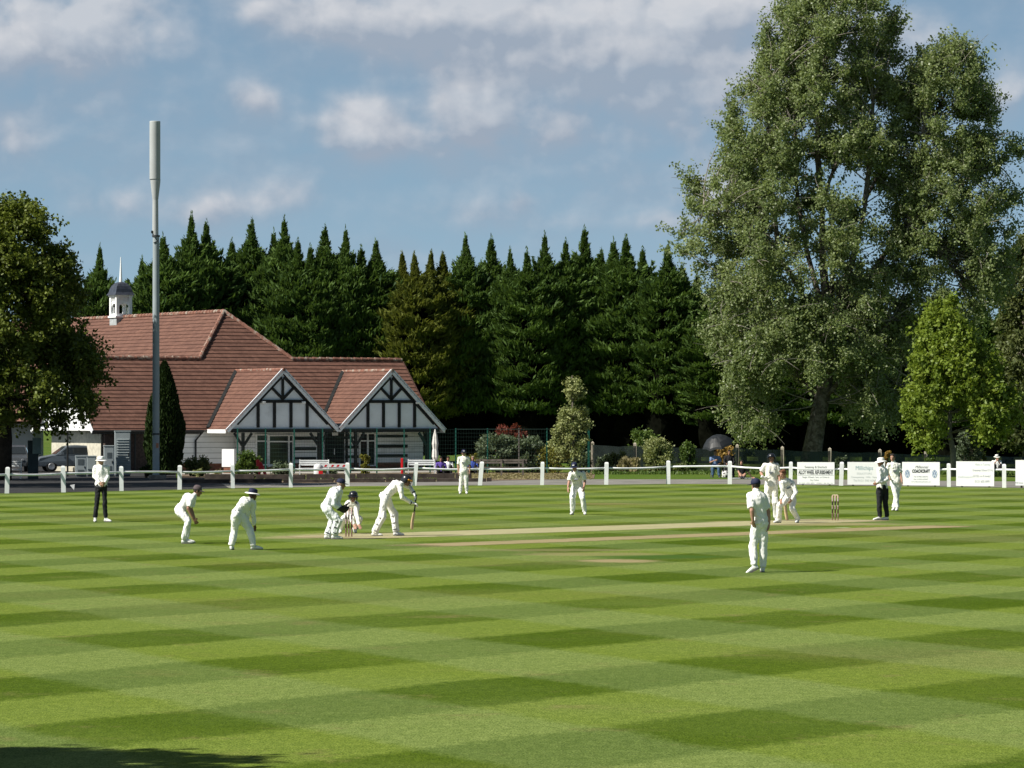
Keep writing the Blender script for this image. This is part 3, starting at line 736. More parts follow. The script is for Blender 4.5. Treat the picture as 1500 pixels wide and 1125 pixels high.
tl(b,W,H,zb,'FREE Estimates',.1,.92,.07,M_inkg,.2)

# ================================================================== green mesh fence in front of the pavilion
M_gpost = mat('green_post', (0.012,0.085,0.062), 0.45, 0.1)
M_wire = mat('green_wire', (0.03,0.06,0.05), 0.5, 0.1)
gf = empty('mesh_fence', (gx(560,201),201,0), 'tall green steel mesh fence in front of the pavilion veranda', 'fence')
gpx = [(348,200.2),(389,200.2),(431,200.2),(472.5,200.3),(513.5,200.4),(552,200.5),(592,200.6),(630,200.8),(667.5,201),(714,201.2),(760,201.4),(801,201.7),(838,202),(862,202.2)]
o_ = (gx(560,201),201,0)
gpts = [Vector((gx(p,d),d,0)) for p,d in gpx]
for i,(p,d) in enumerate(gpx):
    mb = MB(); wd = .035 if p < 830 else .06; q = gpts[i]; mb.box(q.x-wd,q.x+wd,q.y-.03,q.y+.03,0,2.38); mb.build('post', M_gpost if p != 760 else mat('grey_post',(0.12,0.11,0.10),.8), gf, org=o_)
for i in range(len(gpts)-1):
    a, b_ = gpts[i], gpts[i+1]; mb = MB()
    for z in np.arange(.12, 2.36, .2): mb.bar(a+Vector((0,-.036,z)), b_+Vector((0,-.036,z)), .008, .008)
    n = max(2, int((b_-a).length/.13))
    for k in range(1, n): q = a+(b_-a)*(k/n); mb.bar(q+Vector((0,-.045,.1)), q+Vector((0,-.045,2.33)), .004, .004)
    if i >= 8: mb.bar(a+Vector((0,-.03,2.33)), b_+Vector((0,-.03,2.33)), .03, .03)
    mb.build('mesh_panel', M_wire, gf, org=o_)

# ================================================================== chain link fence with netting and concrete posts
M_conc = mat('concrete', (0.42,0.37,0.29), 0.85, 0.2, 5, bump=.4)
def net_mat():
    m, nt, b = new_mat('dark_netting'); tc = nt.node('ShaderNodeTexCoord').outputs['Object']; X, Y, Z = nt.sep(tc)
    p = nt.math('FRACT', (X+Z)*14.0); q = nt.math('FRACT', (X-Z)*14.0)
    wire = nt.math('MAXIMUM', nt.ramp((p-.5).abs(), .36, .44), nt.ramp((q-.5).abs(), .36, .44))
    n = nt.noise(tc, 1.2, 5, .6)
    c = nt.mix(nt.ramp(n, .35, .7), (0.008,0.018,0.015), (0.018,0.03,0.026)); c = nt.mix(wire*.5, c, (0.04,0.055,0.048))
    nt.put(b.inputs['Base Color'], c); b.inputs['Roughness'].default_value = .7
    nt.put(b.inputs['Alpha'], (wire*.4+nt.ramp(n,.25,.6)*.5+.42).clamp()); return m
cf_ = empty('chain_link_fence', (gx(1150,206),206,0), 'dark netted chain link fence with concrete posts behind the spectators', 'fence')
cpx = [(868,648,203),(930,649.5,203.3),(1000,652,203.8),(1080,652,204.5),(1146,655,205.5),(1215.5,657,207),(1289,659,209),(1356,661.5,212),(1430,663,215),(1505,665,218),(1590,666,222)]
o_ = (gx(1150,206),206,0); M_net = net_mat()
for i,(p,y,d) in enumerate(cpx):
    mb = MB(); x = gx(p,d); h = at(p,y,d).z+.04; mb.box(x-.08,x+.08,d-.08,d+.08,0,h-.05); mb.add([(x-.08,d-.08,h-.05),(x+.08,d-.08,h-.05),(x+.08,d+.08,h-.05),(x-.08,d+.08,h-.05),(x,d,h+.02)], [(0,1,4),(1,2,4),(2,3,4),(3,0,4)])
    if i == 0: mb.bar((x+.06,d,1.1),(x+.9,d,.0),.11,.11)
    mb.build('post', M_conc, cf_, org=o_)
    if i < len(cpx)-1:
        p2,y2,d2 = cpx[i+1]; x2 = gx(p2,d2); h2 = at(p2,y2,d2).z-.13; h1 = h-.17; mb = MB(); N = 8
        for k in range(N):
            a, b_ = k/N, (k+1)/N
            def q(t): return Vector((x+(x2-x)*t, d+(d2-d)*t-.1+random.uniform(-.015,.015), 0)), h1+(h2-h1)*t-.05*4*t*(1-t)*random.uniform(.5,1.6)
            if k == 0: A, ha = q(0)
            B, hb = q(b_); mb.quad(A, B, B+Vector((0,0,hb)), A+Vector((0,0,ha))); A, ha = B, hb
        mb.build('netting', M_net, cf_, org=o_)
    
# ================================================================== phone mast
M_mast = mat('mast_paint', (0.40,0.42,0.42), 0.6, 0.06, 0.7, spec=.25); M_mast2 = mat('mast_lower', (0.30,0.35,0.37), 0.6, 0.08, 0.7, spec=.25)
d = 182.0; k = d/F; bx_, zz = gx(228.5,d), lambda y: CH+(HZ-y)*k
ms = empty('phone_mast', (bx_,d,0), 'tall slim grey phone mast with a fat cylinder top left of the pavilion gables', 'mast')
o_ = (bx_,d,0)
mb = MB(); mb.lathe([(.165,.2),(.165,.25),(.165,zz(490)),(.155,zz(345)-.05),(.155,zz(345))], 20, o=(bx_,d,0)); lo = mb.build('lower_pole', M_mast2, ms, org=o_, smooth=True)
mb = MB(); mb.lathe([(.15,zz(345)),(.15,zz(344)),(.137,zz(294)),(.137,zz(293)),(.145,zz(291)),(.235,zz(268)),(.245,zz(264)),(.245,zz(263))], 20, o=(bx_-.03,d,0)); mb.build('upper_pole', M_mast, ms, org=o_, smooth=True)
mb = MB(); mb.lathe([(.258,zz(263)),(.258,zz(262)),(.258,zz(179)),(.258,zz(178)),(.25,zz(177.6)),(.24,zz(177.5))], 24, o=(bx_-.05,d,0)); mb.build('antenna_shroud', M_mast, ms, org=o_, smooth=True)
mb = MB(); mb.lathe([(.19,zz(637)),(.19,zz(634.5))], 20, o=o_); mb.lathe([(.19,zz(347)),(.19,zz(344.5))], 20, o=o_); mb.build('band', mat('dark_band',(0.05,0.055,0.06),.6), ms, org=o_)
mb = MB(); mb.tube([(bx_-.17,d-.1,zz(341)),(bx_+.02,d-.19,zz(351)),(bx_+.12,d-.16,zz(353)),(bx_-.1,d-.17,zz(356))], .022, 6); mb.box(bx_-.22,bx_-.14,d-.14,d-.06,zz(342),zz(338)); mb.build('cable', M_gutter, ms, org=o_)
mb = MB(); mb.box(bx_+.02,bx_+.14,d-.178,d-.15,zz(656),zz(649)); mb.build('warning_sign', mat('sign_rust',(0.45,0.2,0.12),.6), ms, org=o_)
mb = MB(); mb.box(bx_-.3,bx_+.45,d-.4,d+.4,0,.22); mb.build('concrete_base', mat('old_concrete',(0.20,0.18,0.15),.9,.3,4), ms, org=o_, bevel=.02)

# ================================================================== equipment cabinets
M_cab = mat('cabinet_grey', (0.30,0.34,0.35), 0.5, 0.06, 2); M_cabd = mat('cabinet_grille', (0.08,0.10,0.11), .6)
def cabinet(p0, p1, ytop, d, label, louv, grilles, dep=.7, m=M_cab):
    x0, x1 = gx(p0,d), gx(p1,d); W = x1-x0; H = at(0,ytop,d).z
    c = empty('equipment_cabinet', ((x0+x1)/2,d,0), label, 'cabinet', 'grey equipment cabinets by the mast', R(8))
    mb = MB(); mb.box(-W/2,W/2,0,dep,.1,H); mb.box(-W/2-.02,W/2+.02,-.03,dep+.02,H,H+.05); mb.build('body', m, c, bevel=.01)
    mb = MB(); mb.box(-W/2+.03,W/2-.03,.02,dep-.02,0,.1); mb.build('plinth', M_cabd, c)
    mb = MB(); mb.box(-W/2+.04,W/2-.04,-.02,-.002,.16,H-.06); dr = mb.build('door', m, c)
    if louv:
        mb = MB(); n = int((H-.5)/.13)
        for i in range(n): z = .3+i*.13; mb.bar((-W/2+.08,-.035,z),(W/2-.08,-.035,z), .05, .012, (0,-.5,1))
        mb.build('louvre', m, dr)
    if grilles:
        mb = MB()
        for (a,b_,z0,z1) in grilles: mb.box(-W/2+a*W,-W/2+b_*W,-.03,-.021,z0*H,z1*H)
        mb.build('grille', M_cabd, dr)
    mb = MB(); mb.box(W/2-.13,W/2-.09,-.06,-.021,H*.45,H*.53); mb.build('handle', M_gutter, dr)
cabinet(168.5,191.5,632.5,190,'tall louvred grey steel cabinet standing nearest the phone mast',True,None)
cabinet(152.5,167.5,654,189,'grey cabinet with two dark grilles left of the tall louvred one',False,[(.3,.75,.18,.36),(.3,.75,.62,.8)])
cabinet(127.5,141,669,190,'plain low grey cabinet behind the umpire in the white sun hat',False,None)
cabinet(111,127,669,189,'low grey cabinet with two dark grilles furthest from the mast',False,[(.2,.75,.12,.36),(.2,.75,.6,.88)])
x = gx(54,183); mt = empty('meter_board', (x,183,0), 'grey green board on a post beneath the dark tree at the left', 'utility box')
mb = MB(); mb.box(-.2,.2,-.08,.08,1.2,1.97); mb.build('box', mat('box_green',(0.16,0.22,0.21),.5), mt, bevel=.02)
mb = MB(); mb.box(-.45,.05,.09,.2,0,1.85); mb.build('panel', mat('box_dark',(0.03,0.045,0.05),.6), mt)
# white boarded house far left behind the tree
hs = empty('boarded_house', (gx(4,236),236,0), 'white boarded building glimpsed beneath the dark tree at the left edge', 'building')
mb = MB(); mb.box(-2.2,1.9,.03,5,0.3,2.6); boards(mb,-2.2,1.9,.03,.3,2.6,h=.25); mb.build('wall', M_white, hs)
mb = MB(); mb.box(-2.2,1.9,.0,.02,.0,.3); mb.build('plinth', M_brick, hs)
mb = MB(); slope(mb, [(-2.6,-.1),(2.3,-.1),(2.3,3.5),(-2.6,3.5)], (0,-.2,2.6), (1,0,0), (0,.72,.69), (0,-.69,.72)); mb.build('roof', [M_tile,M_lap_shade], hs)
mb = MB(); mb.box(-.3,.5,-.02,.0,.9,1.9); mb.build('window', M_glass, hs)
x = gx(99,190.5)
lp = empty('wooden_pole', (x,190.5,0), 'thin dark pole standing between the parked car and the cabinets', 'pole')
mb = MB(); mb.tube([(0,0,0),(0,0,2.3)], .05, 8); mb.build('pole', M_black, lp); mb = MB(); mb.bar((-.3,0,2.1),(.3,0,2.1),.06,.06); mb.build('cross_arm', M_black, lp)

# ================================================================== parked cars (in the tree's shade)
M_tyre = mat('tyre', (0.015,0.015,0.015), .9); M_rim = mat('rim', (0.4,0.4,0.41), .35, metal=.7)
def car(loc, rz, paint, label, L=4.0, Wd=1.68, H=1.45):
    c = empty('parked_car', loc, label, 'car', 'cars parked under the dark tree', rz)
    low = [(-L/2,.35),(-L/2+.05,.75),(-L*.30,.92),(L*.40,.95),(L/2-.02,.80),(L/2,.38)]
    mb = MB(); ws = Wd/2
    prof = [(-L/2,.30),(-L/2-.02,.55),(-L/2+.10,.78),(-L*.27,.93),(-L*.1,.95),(L*.25,.96),(L*.46,.93),(L/2,.72),(L/2,.32)]
    n = len(prof); vs = [(x,-ws*(1 if .4<z<.9 else .95),z) for x,z in prof]+[(x,ws*(1 if .4<z<.9 else .95),z) for x,z in prof]
    mb.add(vs, [tuple(range(n)), tuple(range(2*n-1,n-1,-1))]+[(i+n,(i+1)%n+n,(i+1)%n,i) for i in range(n)])
    mb.build('body', paint, c, bevel=.05)
    roof = [(-L*.26,.93),(-L*.10,H-.04),(L*.05,H),(L*.30,H-.05),(L*.45,.93)]
    n = len(roof); wi = ws*.8
    vs = [(x,-(ws*.96 if z<1 else wi),z) for x,z in roof]+[(x,(ws*.96 if z<1 else wi),z) for x,z in roof]
    mb = MB(); mb.add(vs, [tuple(range(n)), tuple(range(2*n-1,n-1,-1))]+[(i+n,i+1+n,i+1,i) for i in range(n-1)]); mb.build('cabin', paint, c, bevel=.04)
    def wd(name, pts): mb = MB(); mb.add(pts, [(0,1,2,3)]); mb.build(name, M_glass, c)
    e = .012
    wd('windscreen', [(-L*.25-e*2,-ws*.86,.98),(-L*.25-e*2,ws*.86,.98),(-L*.115-e*2,wi*.9,H-.07),(-L*.115-e*2,-wi*.9,H-.07)])
    wd('rear_window', [(L*.44+e,ws*.86,.98),(L*.44+e,-ws*.86,.98),(L*.31+e,-wi*.9,H-.1),(L*.31+e,wi*.9,H-.1)])
    for s in (-1,1):
        wd('side_window', [(-L*.20,s*(ws*.955+.01),.99),(L*.38,s*(ws*.955+.01),.99),(L*.28,s*(wi+.035),H-.12),(-L*.09,s*(wi+.035),H-.12)])
        for xx in (-L*.31,L*.31):
            mb = MB(); mb.lathe([(.2,-.1),(.3,-.09),(.31,0),(.3,.09),(.2,.1)], 18, o=(xx,s*(ws-.12),.31), fx=(1,0,0), fy=(0,0,1), fz=(0,1,0)); wh = mb.build('wheel', M_tyre, c)
            mb = MB(); mb.lathe([(.19,0),(.17,.03),(.03,.02)], 12, o=(xx,s*(ws-.01),.31), fx=(1,0,0), fy=(0,0,1), fz=(0,s,0)); mb.build('rim', M_rim, wh)
        mb = MB(); mb.lathe([(.09,0),(.08,.05),(.01,.06)], 10, o=(-L/2+.0,s*ws*.68,.66), fx=(0,1,0), fy=(0,0,.7), fz=(-1,0,0)); mb.build('headlight', M_rim, c)
        mb = MB(); mb.box(-L*.19,-L*.15,s*ws-.0 if s>0 else s*ws-.16,s*ws+.16 if s>0 else s*ws,.95,1.07); mb.build('mirror', paint, c)
    mb = MB(); mb.box(-L/2-.04,-L/2+.02,-.5,.5,.42,.58); mb.build('radiator_grille', M_gutter, c)
car((gx(19,208),208,0), R(96), mat('car_dark',(0.05,0.055,0.06),.3,.02,spec=.6), 'dark car facing the field at the left edge under the tree', H=1.42)
car((gx(106,207),207,0), R(15), mat('car_silver',(0.10,0.12,0.14),.3,.02,spec=.6), 'silver grey car parked under the tree beside the thin dark pole')

# ================================================================== bits in front of the pavilion
M_bench = mat('bench_white', (0.70,0.71,0.70), .5, .06); M_wood = mat('grey_wood', (0.14,0.12,0.10), .85, .3, 5); M_red = mat('red_plastic', (0.55,0.012,0.015), .4, .1)
def metal_bench(p0, p1, d, label):
    x0, x1 = gx(p0,d), gx(p1,d); W = x1-x0
    b = empty('metal_bench', ((x0+x1)/2,d,0), label, 'bench', 'white metal benches on the pavilion terrace')
    mb = MB()
    for z in (.62,.72,.82): mb.bar((-W/2,.3,z),(W/2,.34,z),.04,.07)
    mb.build('backrest', M_bench, b)
    mb = MB()
    for y in (-.18,-.05,.08,.2): mb.bar((-W/2,y,.45),(W/2,y,.45),.1,.03)
    mb.build('seat', M_bench, b)
    for sx in (-1,1):
        mb = MB(); x = sx*(W/2-.03); mb.tube([(x,.32,.88),(x,.26,.0),(x,-.2,.0),(x,-.2,.62),(x,.28,.64)], .025, 6); mb.build('leg', M_bench, b)
metal_bench(438,482,188,'white metal bench on the terrace left of the red and white plank')
metal_bench(597,637,189,'white metal bench standing in front of the furled parasol')
metal_bench(-4,31,184,'white metal bench in deep shade at the far left edge')
def slat_bench(p0, p1, d, label):
    x0, x1 = gx(p0,d), gx(p1,d); W = x1-x0; b = empty('wooden_bench', ((x0+x1)/2,d,0), label, 'bench'); mb = MB()
    for z in (.68,.80): mb.bar((-W/2,.3,z),(W/2,.3,z),.04,.09)
    mb.build('backrest', M_wood, b); mb = MB()
    for y in (-.15,0,.15): mb.bar((-W/2,y,.44),(W/2,y,.44),.12,.04)
    mb.build('seat', M_wood, b)
    for fx in (-.42,0,.42):
        mb = MB(); mb.bar((fx*W,.25,0),(fx*W,.27,.85),.09,.07); mb.bar((fx*W,-.15,0),(fx*W,-.15,.42),.09,.07); mb.build('leg', M_wood, b)
slat_bench(697,772,192,'long grey wooden bench in front of the grey green shrub')
# red and white plank on a drum, red stands
d = 187.5; x = gx(466,d); br = empty('plastic_drum', (x,d,0), 'squat white drum with a red patch at the end of the striped plank', 'drum')
mb = MB(); mb.lathe([(.20,0),(.22,.05),(.22,.5),(.19,.62),(.1,.68)], 16); mb.build('drum', M_bench, br, smooth=True)
mb = MB(); mb.box(.04,.24,-.26,-.2,.02,.38); mb.build('red_patch', M_red, br)
x0, x1 = gx(472,d), gx(508,d)
pl = empty('barrier_plank', ((x0+x1)/2,d,0), 'red and white striped barrier plank behind the boundary rail', 'barrier')
mb = MB(); W = x1-x0; mb.box(-W/2,W/2,-.03,.03,.50,.68); mb.build('plank', M_bench, pl); mb = MB()
for fx in (-.38,-.1,.12,.36): mb.add([(fx*W-.06,-.035,.53),(fx*W+.05,-.035,.53),(fx*W+.11,-.035,.63),(fx*W,-.035,.63)], [(0,1,2,3)])
mb.build('stripe', M_red, pl)
for fx in (-.3,.42):
    mb = MB(); mb.bar((fx*W,.06,0),(fx*W,.06,.52),.05,.05); mb.build('leg', M_bench, pl)
def red_stand(px, d, lean, H, label):
    b = empty('red_barrier_foot', (gx(px,d),d,0), label, 'barrier foot'); mb = MB()
    mb.bar((0,0,0),(lean*.2,0,H),.12,.16); mb.build('post', M_red, b, bevel=.02)
    mb = MB(); mb.bar((0 if not lean else lean*.2,0,H*.98),(lean*1.25 if lean else .0,-.05,.05),.11,.14); mb.bar((-.15,0,.03),(.15,0,.03),.2,.06); mb.build('strut', M_red, b, bevel=.02)
    if lean: mb = MB(); mb.lathe([(.02,0),(.09,.02),(.09,.3),(.05,.34)],10,o=(-.05,-.02,.55)); mb.build('cap', M_red, b)
red_stand(379.5,187,.28,.78,'red plastic barrier stand leaning beside the round leafy bush')
red_stand(589,188,.0,.95,'upright red plastic post between the two white benches')
# sleeper edging steps
for (i0, p0, p1, dd, h, lb) in [(0,262,720,171.8,.16,'long dark timber sleeper edging nearest the path below the pavilion'),(1,300,690,176.5,.32,'upper dark timber sleeper edging retaining the pavilion bed')]:
    e = empty('sleeper_edging', (gx(500,dd),dd,0), lb, 'edging', 'timber edging of the pavilion bed'); x0 = gx(p0,dd); x1 = gx(p1,dd); x = x0; ox = gx(500,dd)
    while x < x1:
        L = min(2.3, x1-x); f = (x-x0)/(x1-x0); mb = MB(); mb.box(x-ox+.01,x-ox+L-.02,f*4.5-.1,f*4.5+.12,0,h+random.uniform(-.02,.02)); mb.build('sleeper', mat('sleeper',(0.05,0.04,0.033),.95,.4,3) if x == x0 and i0 == 0 else bpy.data.materials['sleeper'], e, bevel=.015); x += 2.3
# furled parasol
d = 197; b = empty('furled_parasol', (gx(637.5,d),d,0), 'closed white parasol tied shut beside the right end of the pavilion', 'parasol')
mb = MB(); mb.tube([(0,0,0),(0,0,2.35)], .03, 8); mb.build('pole', M_bench, b)
mb = MB(); n = 16; rings = []
for z, r in [(.75,.10),(.9,.15),(1.2,.14),(1.32,.115),(1.6,.15),(2.0,.10),(2.3,.03)]: rings.append((z,r))
vs = []; fs = []
for z, r in rings:
    for k in range(n): t = 2*math.pi*k/n; q = r*(1+.22*(k%2)); vs.append((q*math.cos(t),q*math.sin(t),z))
for i in range(len(rings)-1):
    for k in range(n): fs.append((i*n+k,i*n+(k+1)%n,(i+1)*n+(k+1)%n,(i+1)*n+k))
mb.add(vs,fs); mb.build('canopy', mat('canvas',(0.62,0.6,0.56),.9), b)
mb = MB(); mb.lathe([(.3,0),(.3,.06),(.06,.1)],14); mb.build('base', M_conc, b)

# ================================================================== stumps and bails
def stump_mat():
    m, nt, b = new_mat('stump_sponsor'); X, Y, Z = nt.sep(nt.node('ShaderNodeTexCoord').outputs['Object'])
    n = nt.noise(nt.comb(X*30.0, Y*30.0, Z*22.0), 1.0, 2); 
    c = nt.mix(nt.ramp(nt.math('FRACT', Z*4.4+.1), .49, .51), (0.02,0.014,0.015), (0.45,0.36,0.36))
    c = nt.mix(nt.ramp(n,.55,.6)*.8, c, (0.22,0.03,0.05)); c = nt.mix(nt.ramp(Z,.62,.65), c, (0.5,0.33,0.27)); c = nt.mix(1.0-nt.ramp(Z,.07,.1), c, (0.4,0.26,0.22))
    nt.put(b.inputs['Base Color'], c); b.inputs['Roughness'].default_value = .5; return m
M_st = stump_mat(); M_bail = mat('bail_wood', (0.6,0.5,0.36), .5)
for c, lb, ofs in ((s_near,'black and pink wicket of three stumps beside the crouching wicketkeeper',0),(s_far,'black and white wicket of three stumps standing alone left of the umpire',1)):
    wk = empty('wicket', (c.x,c.y,.012), lb, 'wicket', 'wickets at either end of the pitch')
    for k in (-1,0,1):
        mb = MB(); q = PP*.1*k; mb.lathe([(.019,0),(.0195,.70),(.012,.711)], 10, o=(q.x,q.y,0)); mb.build('stump', M_st, wk, smooth=True)
    for k in (-1,1):
        mb = MB(); a = PP*.104*k; mb.tube([(0,0,.722),(a.x*.3,a.y*.3,.724),(a.x*.6,a.y*.6,.722),(a.x,a.y,.722)], [.009,.013,.013,.008], 8); mb.build('bail', M_bail, wk)
# ================================================================== vegetation
M_bark = mat('bark', (0.085,0.07,0.055), 0.9, 0.4, 5, bump=.9, bscale=9, dirt=(0.17,0.15,0.125), dscale=4, dth=(.45,.6))
M_barkd = mat('dark_bark', (0.028,0.022,0.016), 0.95, 0.4, 5)
M_twig = mat('pale_twig', (0.21,0.19,0.16), 0.8, 0.25, 3)
LM = {}
LM['con'] = leaf_mat('conifer_foliage', (0.026,0.056,0.015), (0.118,0.190,0.044), .26, .55, .12, .7)
LM['gold'] = leaf_mat('golden_conifer_foliage', (0.060,0.084,0.016), (0.19,0.205,0.042), .28, .55, .12, .7)
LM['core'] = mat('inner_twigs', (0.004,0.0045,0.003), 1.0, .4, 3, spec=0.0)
LM['pop'] = leaf_mat('poplar_leaf', (0.118,0.166,0.056), (0.275,0.328,0.145), .42, .42, .35, .28, c3=(0.26,0.28,0.16))
LM['map'] = leaf_mat('maple_leaf', (0.032,0.054,0.008), (0.16,0.195,0.028), .18, .5, .22, .45)
LM['lime'] = leaf_mat('lime_green_leaf', (0.095,0.155,0.018), (0.25,0.315,0.048), .35, .5, .25, .6)
LM['oliv'] = leaf_mat('olive_leaf', (0.065,0.09,0.026), (0.14,0.16,0.055), .28, .5, .25, .5)
LM['cyp'] = leaf_mat('cypress_foliage', (0.010,0.022,0.007), (0.032,0.055,0.012), .12, .6, .1, 1.2)
LM['var'] = leaf_mat('variegated_leaf', (0.16,0.20,0.07), (0.40,0.42,0.19), .3, .5, .25, 1.2, c3=(0.06,0.09,0.03))
LM['gry'] = leaf_mat('grey_green_leaf', (0.06,0.095,0.045), (0.155,0.19,0.115), .25, .5, .3, 1.0)
LM['red'] = leaf_mat('copper_leaf', (0.11,0.03,0.022), (0.22,0.06,0.04), .3, .5, .25, 1.2)
LM['yel'] = leaf_mat('yellow_leaf', (0.14,0.15,0.03), (0.32,0.29,0.06), .3, .5, .25, 1.2, c3=(0.05,0.08,0.02))
LM['grn'] = leaf_mat('green_leaf', (0.05,0.095,0.02), (0.14,0.20,0.045), .3, .45, .3, 1.2)
LM['dry'] = leaf_mat('dry_grass', (0.16,0.14,0.07), (0.34,0.30,0.16), .3, .7, .1, 2.0)
LM['amb'] = leaf_mat('amber_leaf', (0.22,0.13,0.03), (0.42,0.28,0.08), .3, .6, .15, 2.0)

# ---- conifers: one mesh per kind of tree, copied along the row with its own height, girth and turn
def conifer_mesh(seed, m, H=15.0, Rb=2.2, npl=300):
    r = np.random.default_rng(seed); C = []; D = []; Ls = []; Ws = []
    def env(h): t = h/H; return Rb*np.interp(t, [0,.25,.60,.71,.78,.84,.89,.94,1.0], [.85,1.0,1.0,.92,.66,.31,.15,.08,.02])
    hs = 3.3+(H-3.5)*r.random(npl)**0.88
    for h in hs:
        az = r.random()*6.283; re = float(env(h))*(.80+.42*r.random()); b0 = re*.50
        rise = (.25+.75*r.random())*min(1, re*1.1+.15); L = re-b0
        dirh = np.array([math.cos(az), math.sin(az), 0]); n = int(36+80*min(1, re/1.4))
        t = r.random(n)**.8
        base = np.array([0,0,h])+dirh*b0
        p = base+np.outer(t*L, dirh); p[:,2] += rise*t**1.7-.15*t
        side = np.array([-dirh[1], dirh[0], 0])
        wdt = (.08+.38*(1-abs(t-.45)))*min(1,re*.8)*.85
        p += np.outer(r.normal(size=n)*wdt, side); p[:,2] += np.abs(r.normal(size=n))*.16-.10
        d = dirh*.75+np.array([0,0,1.0])*(.25+.8*t[:,None])+r.normal(size=(n,3))*.42
        C.append(p); D.append(d); k = min(1, .45+re*.45)
        Ls.append((.30+.26*r.random(n))*k); Ws.append((.085+.07*r.random(n))*k)
    # several leaders, each with whorls of short upswept shoots
    lead = [(0,0,1.0)]+[(r.normal()*.75, r.normal()*.75, .84+.10*r.random()) for _ in range(r.integers(1,4))]
    for lx, ly, lt in lead:
      lean = r.normal(size=2)*.12
      for q in range(24):
        az = r.random()*6.283; f_ = (q % 6)/6+.05*r.random(); h = H*(lt-.17*(1-f_)); re = .56*max(.06,1.03-f_)*(.35+.9*r.random())
        n = 12; t = r.random(n); dirh = np.array([math.cos(az), math.sin(az), 0])
        p = np.array([lx+lean[0]*f_**2, ly+lean[1]*f_**2, h])+np.outer(t*re, dirh); p[:,2] += t*re*.9+r.normal(size=n)*.04; nl = 1
        C.append(p); D.append(dirh*.6+np.array([0,0,1.0])+r.normal(size=(n,3))*.3); Ls.append(.26+.16*r.random(n)); Ws.append(.07+.05*r.random(n))
    h = H*.86+H*.16*r.random(60); C.append(np.stack([r.normal(size=60)*.03, r.normal(size=60)*.03, h],1)); D.append(np.array([0,0,1.0])+r.normal(size=(60,3))*.35); Ls.append(.22+.15*r.random(60)); Ws.append(np.full(60,.06))
    C = np.concatenate(C); D = np.concatenate(D); V = leaf_quads(C, D, np.concatenate(Ls), np.concatenate(Ws), .45)
    # a little wind lean of the tip
    return V
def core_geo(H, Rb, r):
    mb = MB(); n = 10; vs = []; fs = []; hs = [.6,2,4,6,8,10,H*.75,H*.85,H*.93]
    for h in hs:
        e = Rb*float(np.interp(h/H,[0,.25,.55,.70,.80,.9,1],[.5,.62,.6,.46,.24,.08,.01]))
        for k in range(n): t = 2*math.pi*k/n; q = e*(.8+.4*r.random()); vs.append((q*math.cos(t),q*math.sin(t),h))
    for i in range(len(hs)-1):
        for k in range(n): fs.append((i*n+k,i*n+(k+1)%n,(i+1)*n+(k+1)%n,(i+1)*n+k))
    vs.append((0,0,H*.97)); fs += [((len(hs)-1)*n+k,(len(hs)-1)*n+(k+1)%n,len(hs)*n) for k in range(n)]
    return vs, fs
con_protos = {}
def conifer_proto(key, seed, m):
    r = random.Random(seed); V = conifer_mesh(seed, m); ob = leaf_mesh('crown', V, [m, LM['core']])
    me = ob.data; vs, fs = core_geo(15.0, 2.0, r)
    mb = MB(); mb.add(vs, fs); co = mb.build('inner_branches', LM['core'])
    mb = MB(); mb.tube([(0,0,0),(0.05,0,6),(0,0,13)], [.2,.15,.03], 8); tr = mb.build('trunk', M_barkd)
    con_protos[key] = (ob, co, tr)
for k in range(5): conifer_proto(('con',k), 40+k, LM['con'])
for k in range(2): conifer_proto(('gold',k), 60+k, LM['gold'])
first = set()
def conifer(px, ytop, d, kind, var, label, group='tall conifers in the row behind the pavilion', girth=1.0, dx=0):
    H = at(px, ytop, d).z; root = empty('conifer_tree', (gx(px,d)+dx,d,0), label, 'conifer', group, random.uniform(0,6.28))
    for o in con_protos[(kind,var)]:
        if (kind,var,o.name) in first or True: c = o.copy(); col.objects.link(c)
        c.parent = root
    root.scale = (girth, girth, H/15.1); root.rotation_euler.x = random.uniform(-.012,.012); root.rotation_euler.y = random.uniform(-.016,.016)
    return root
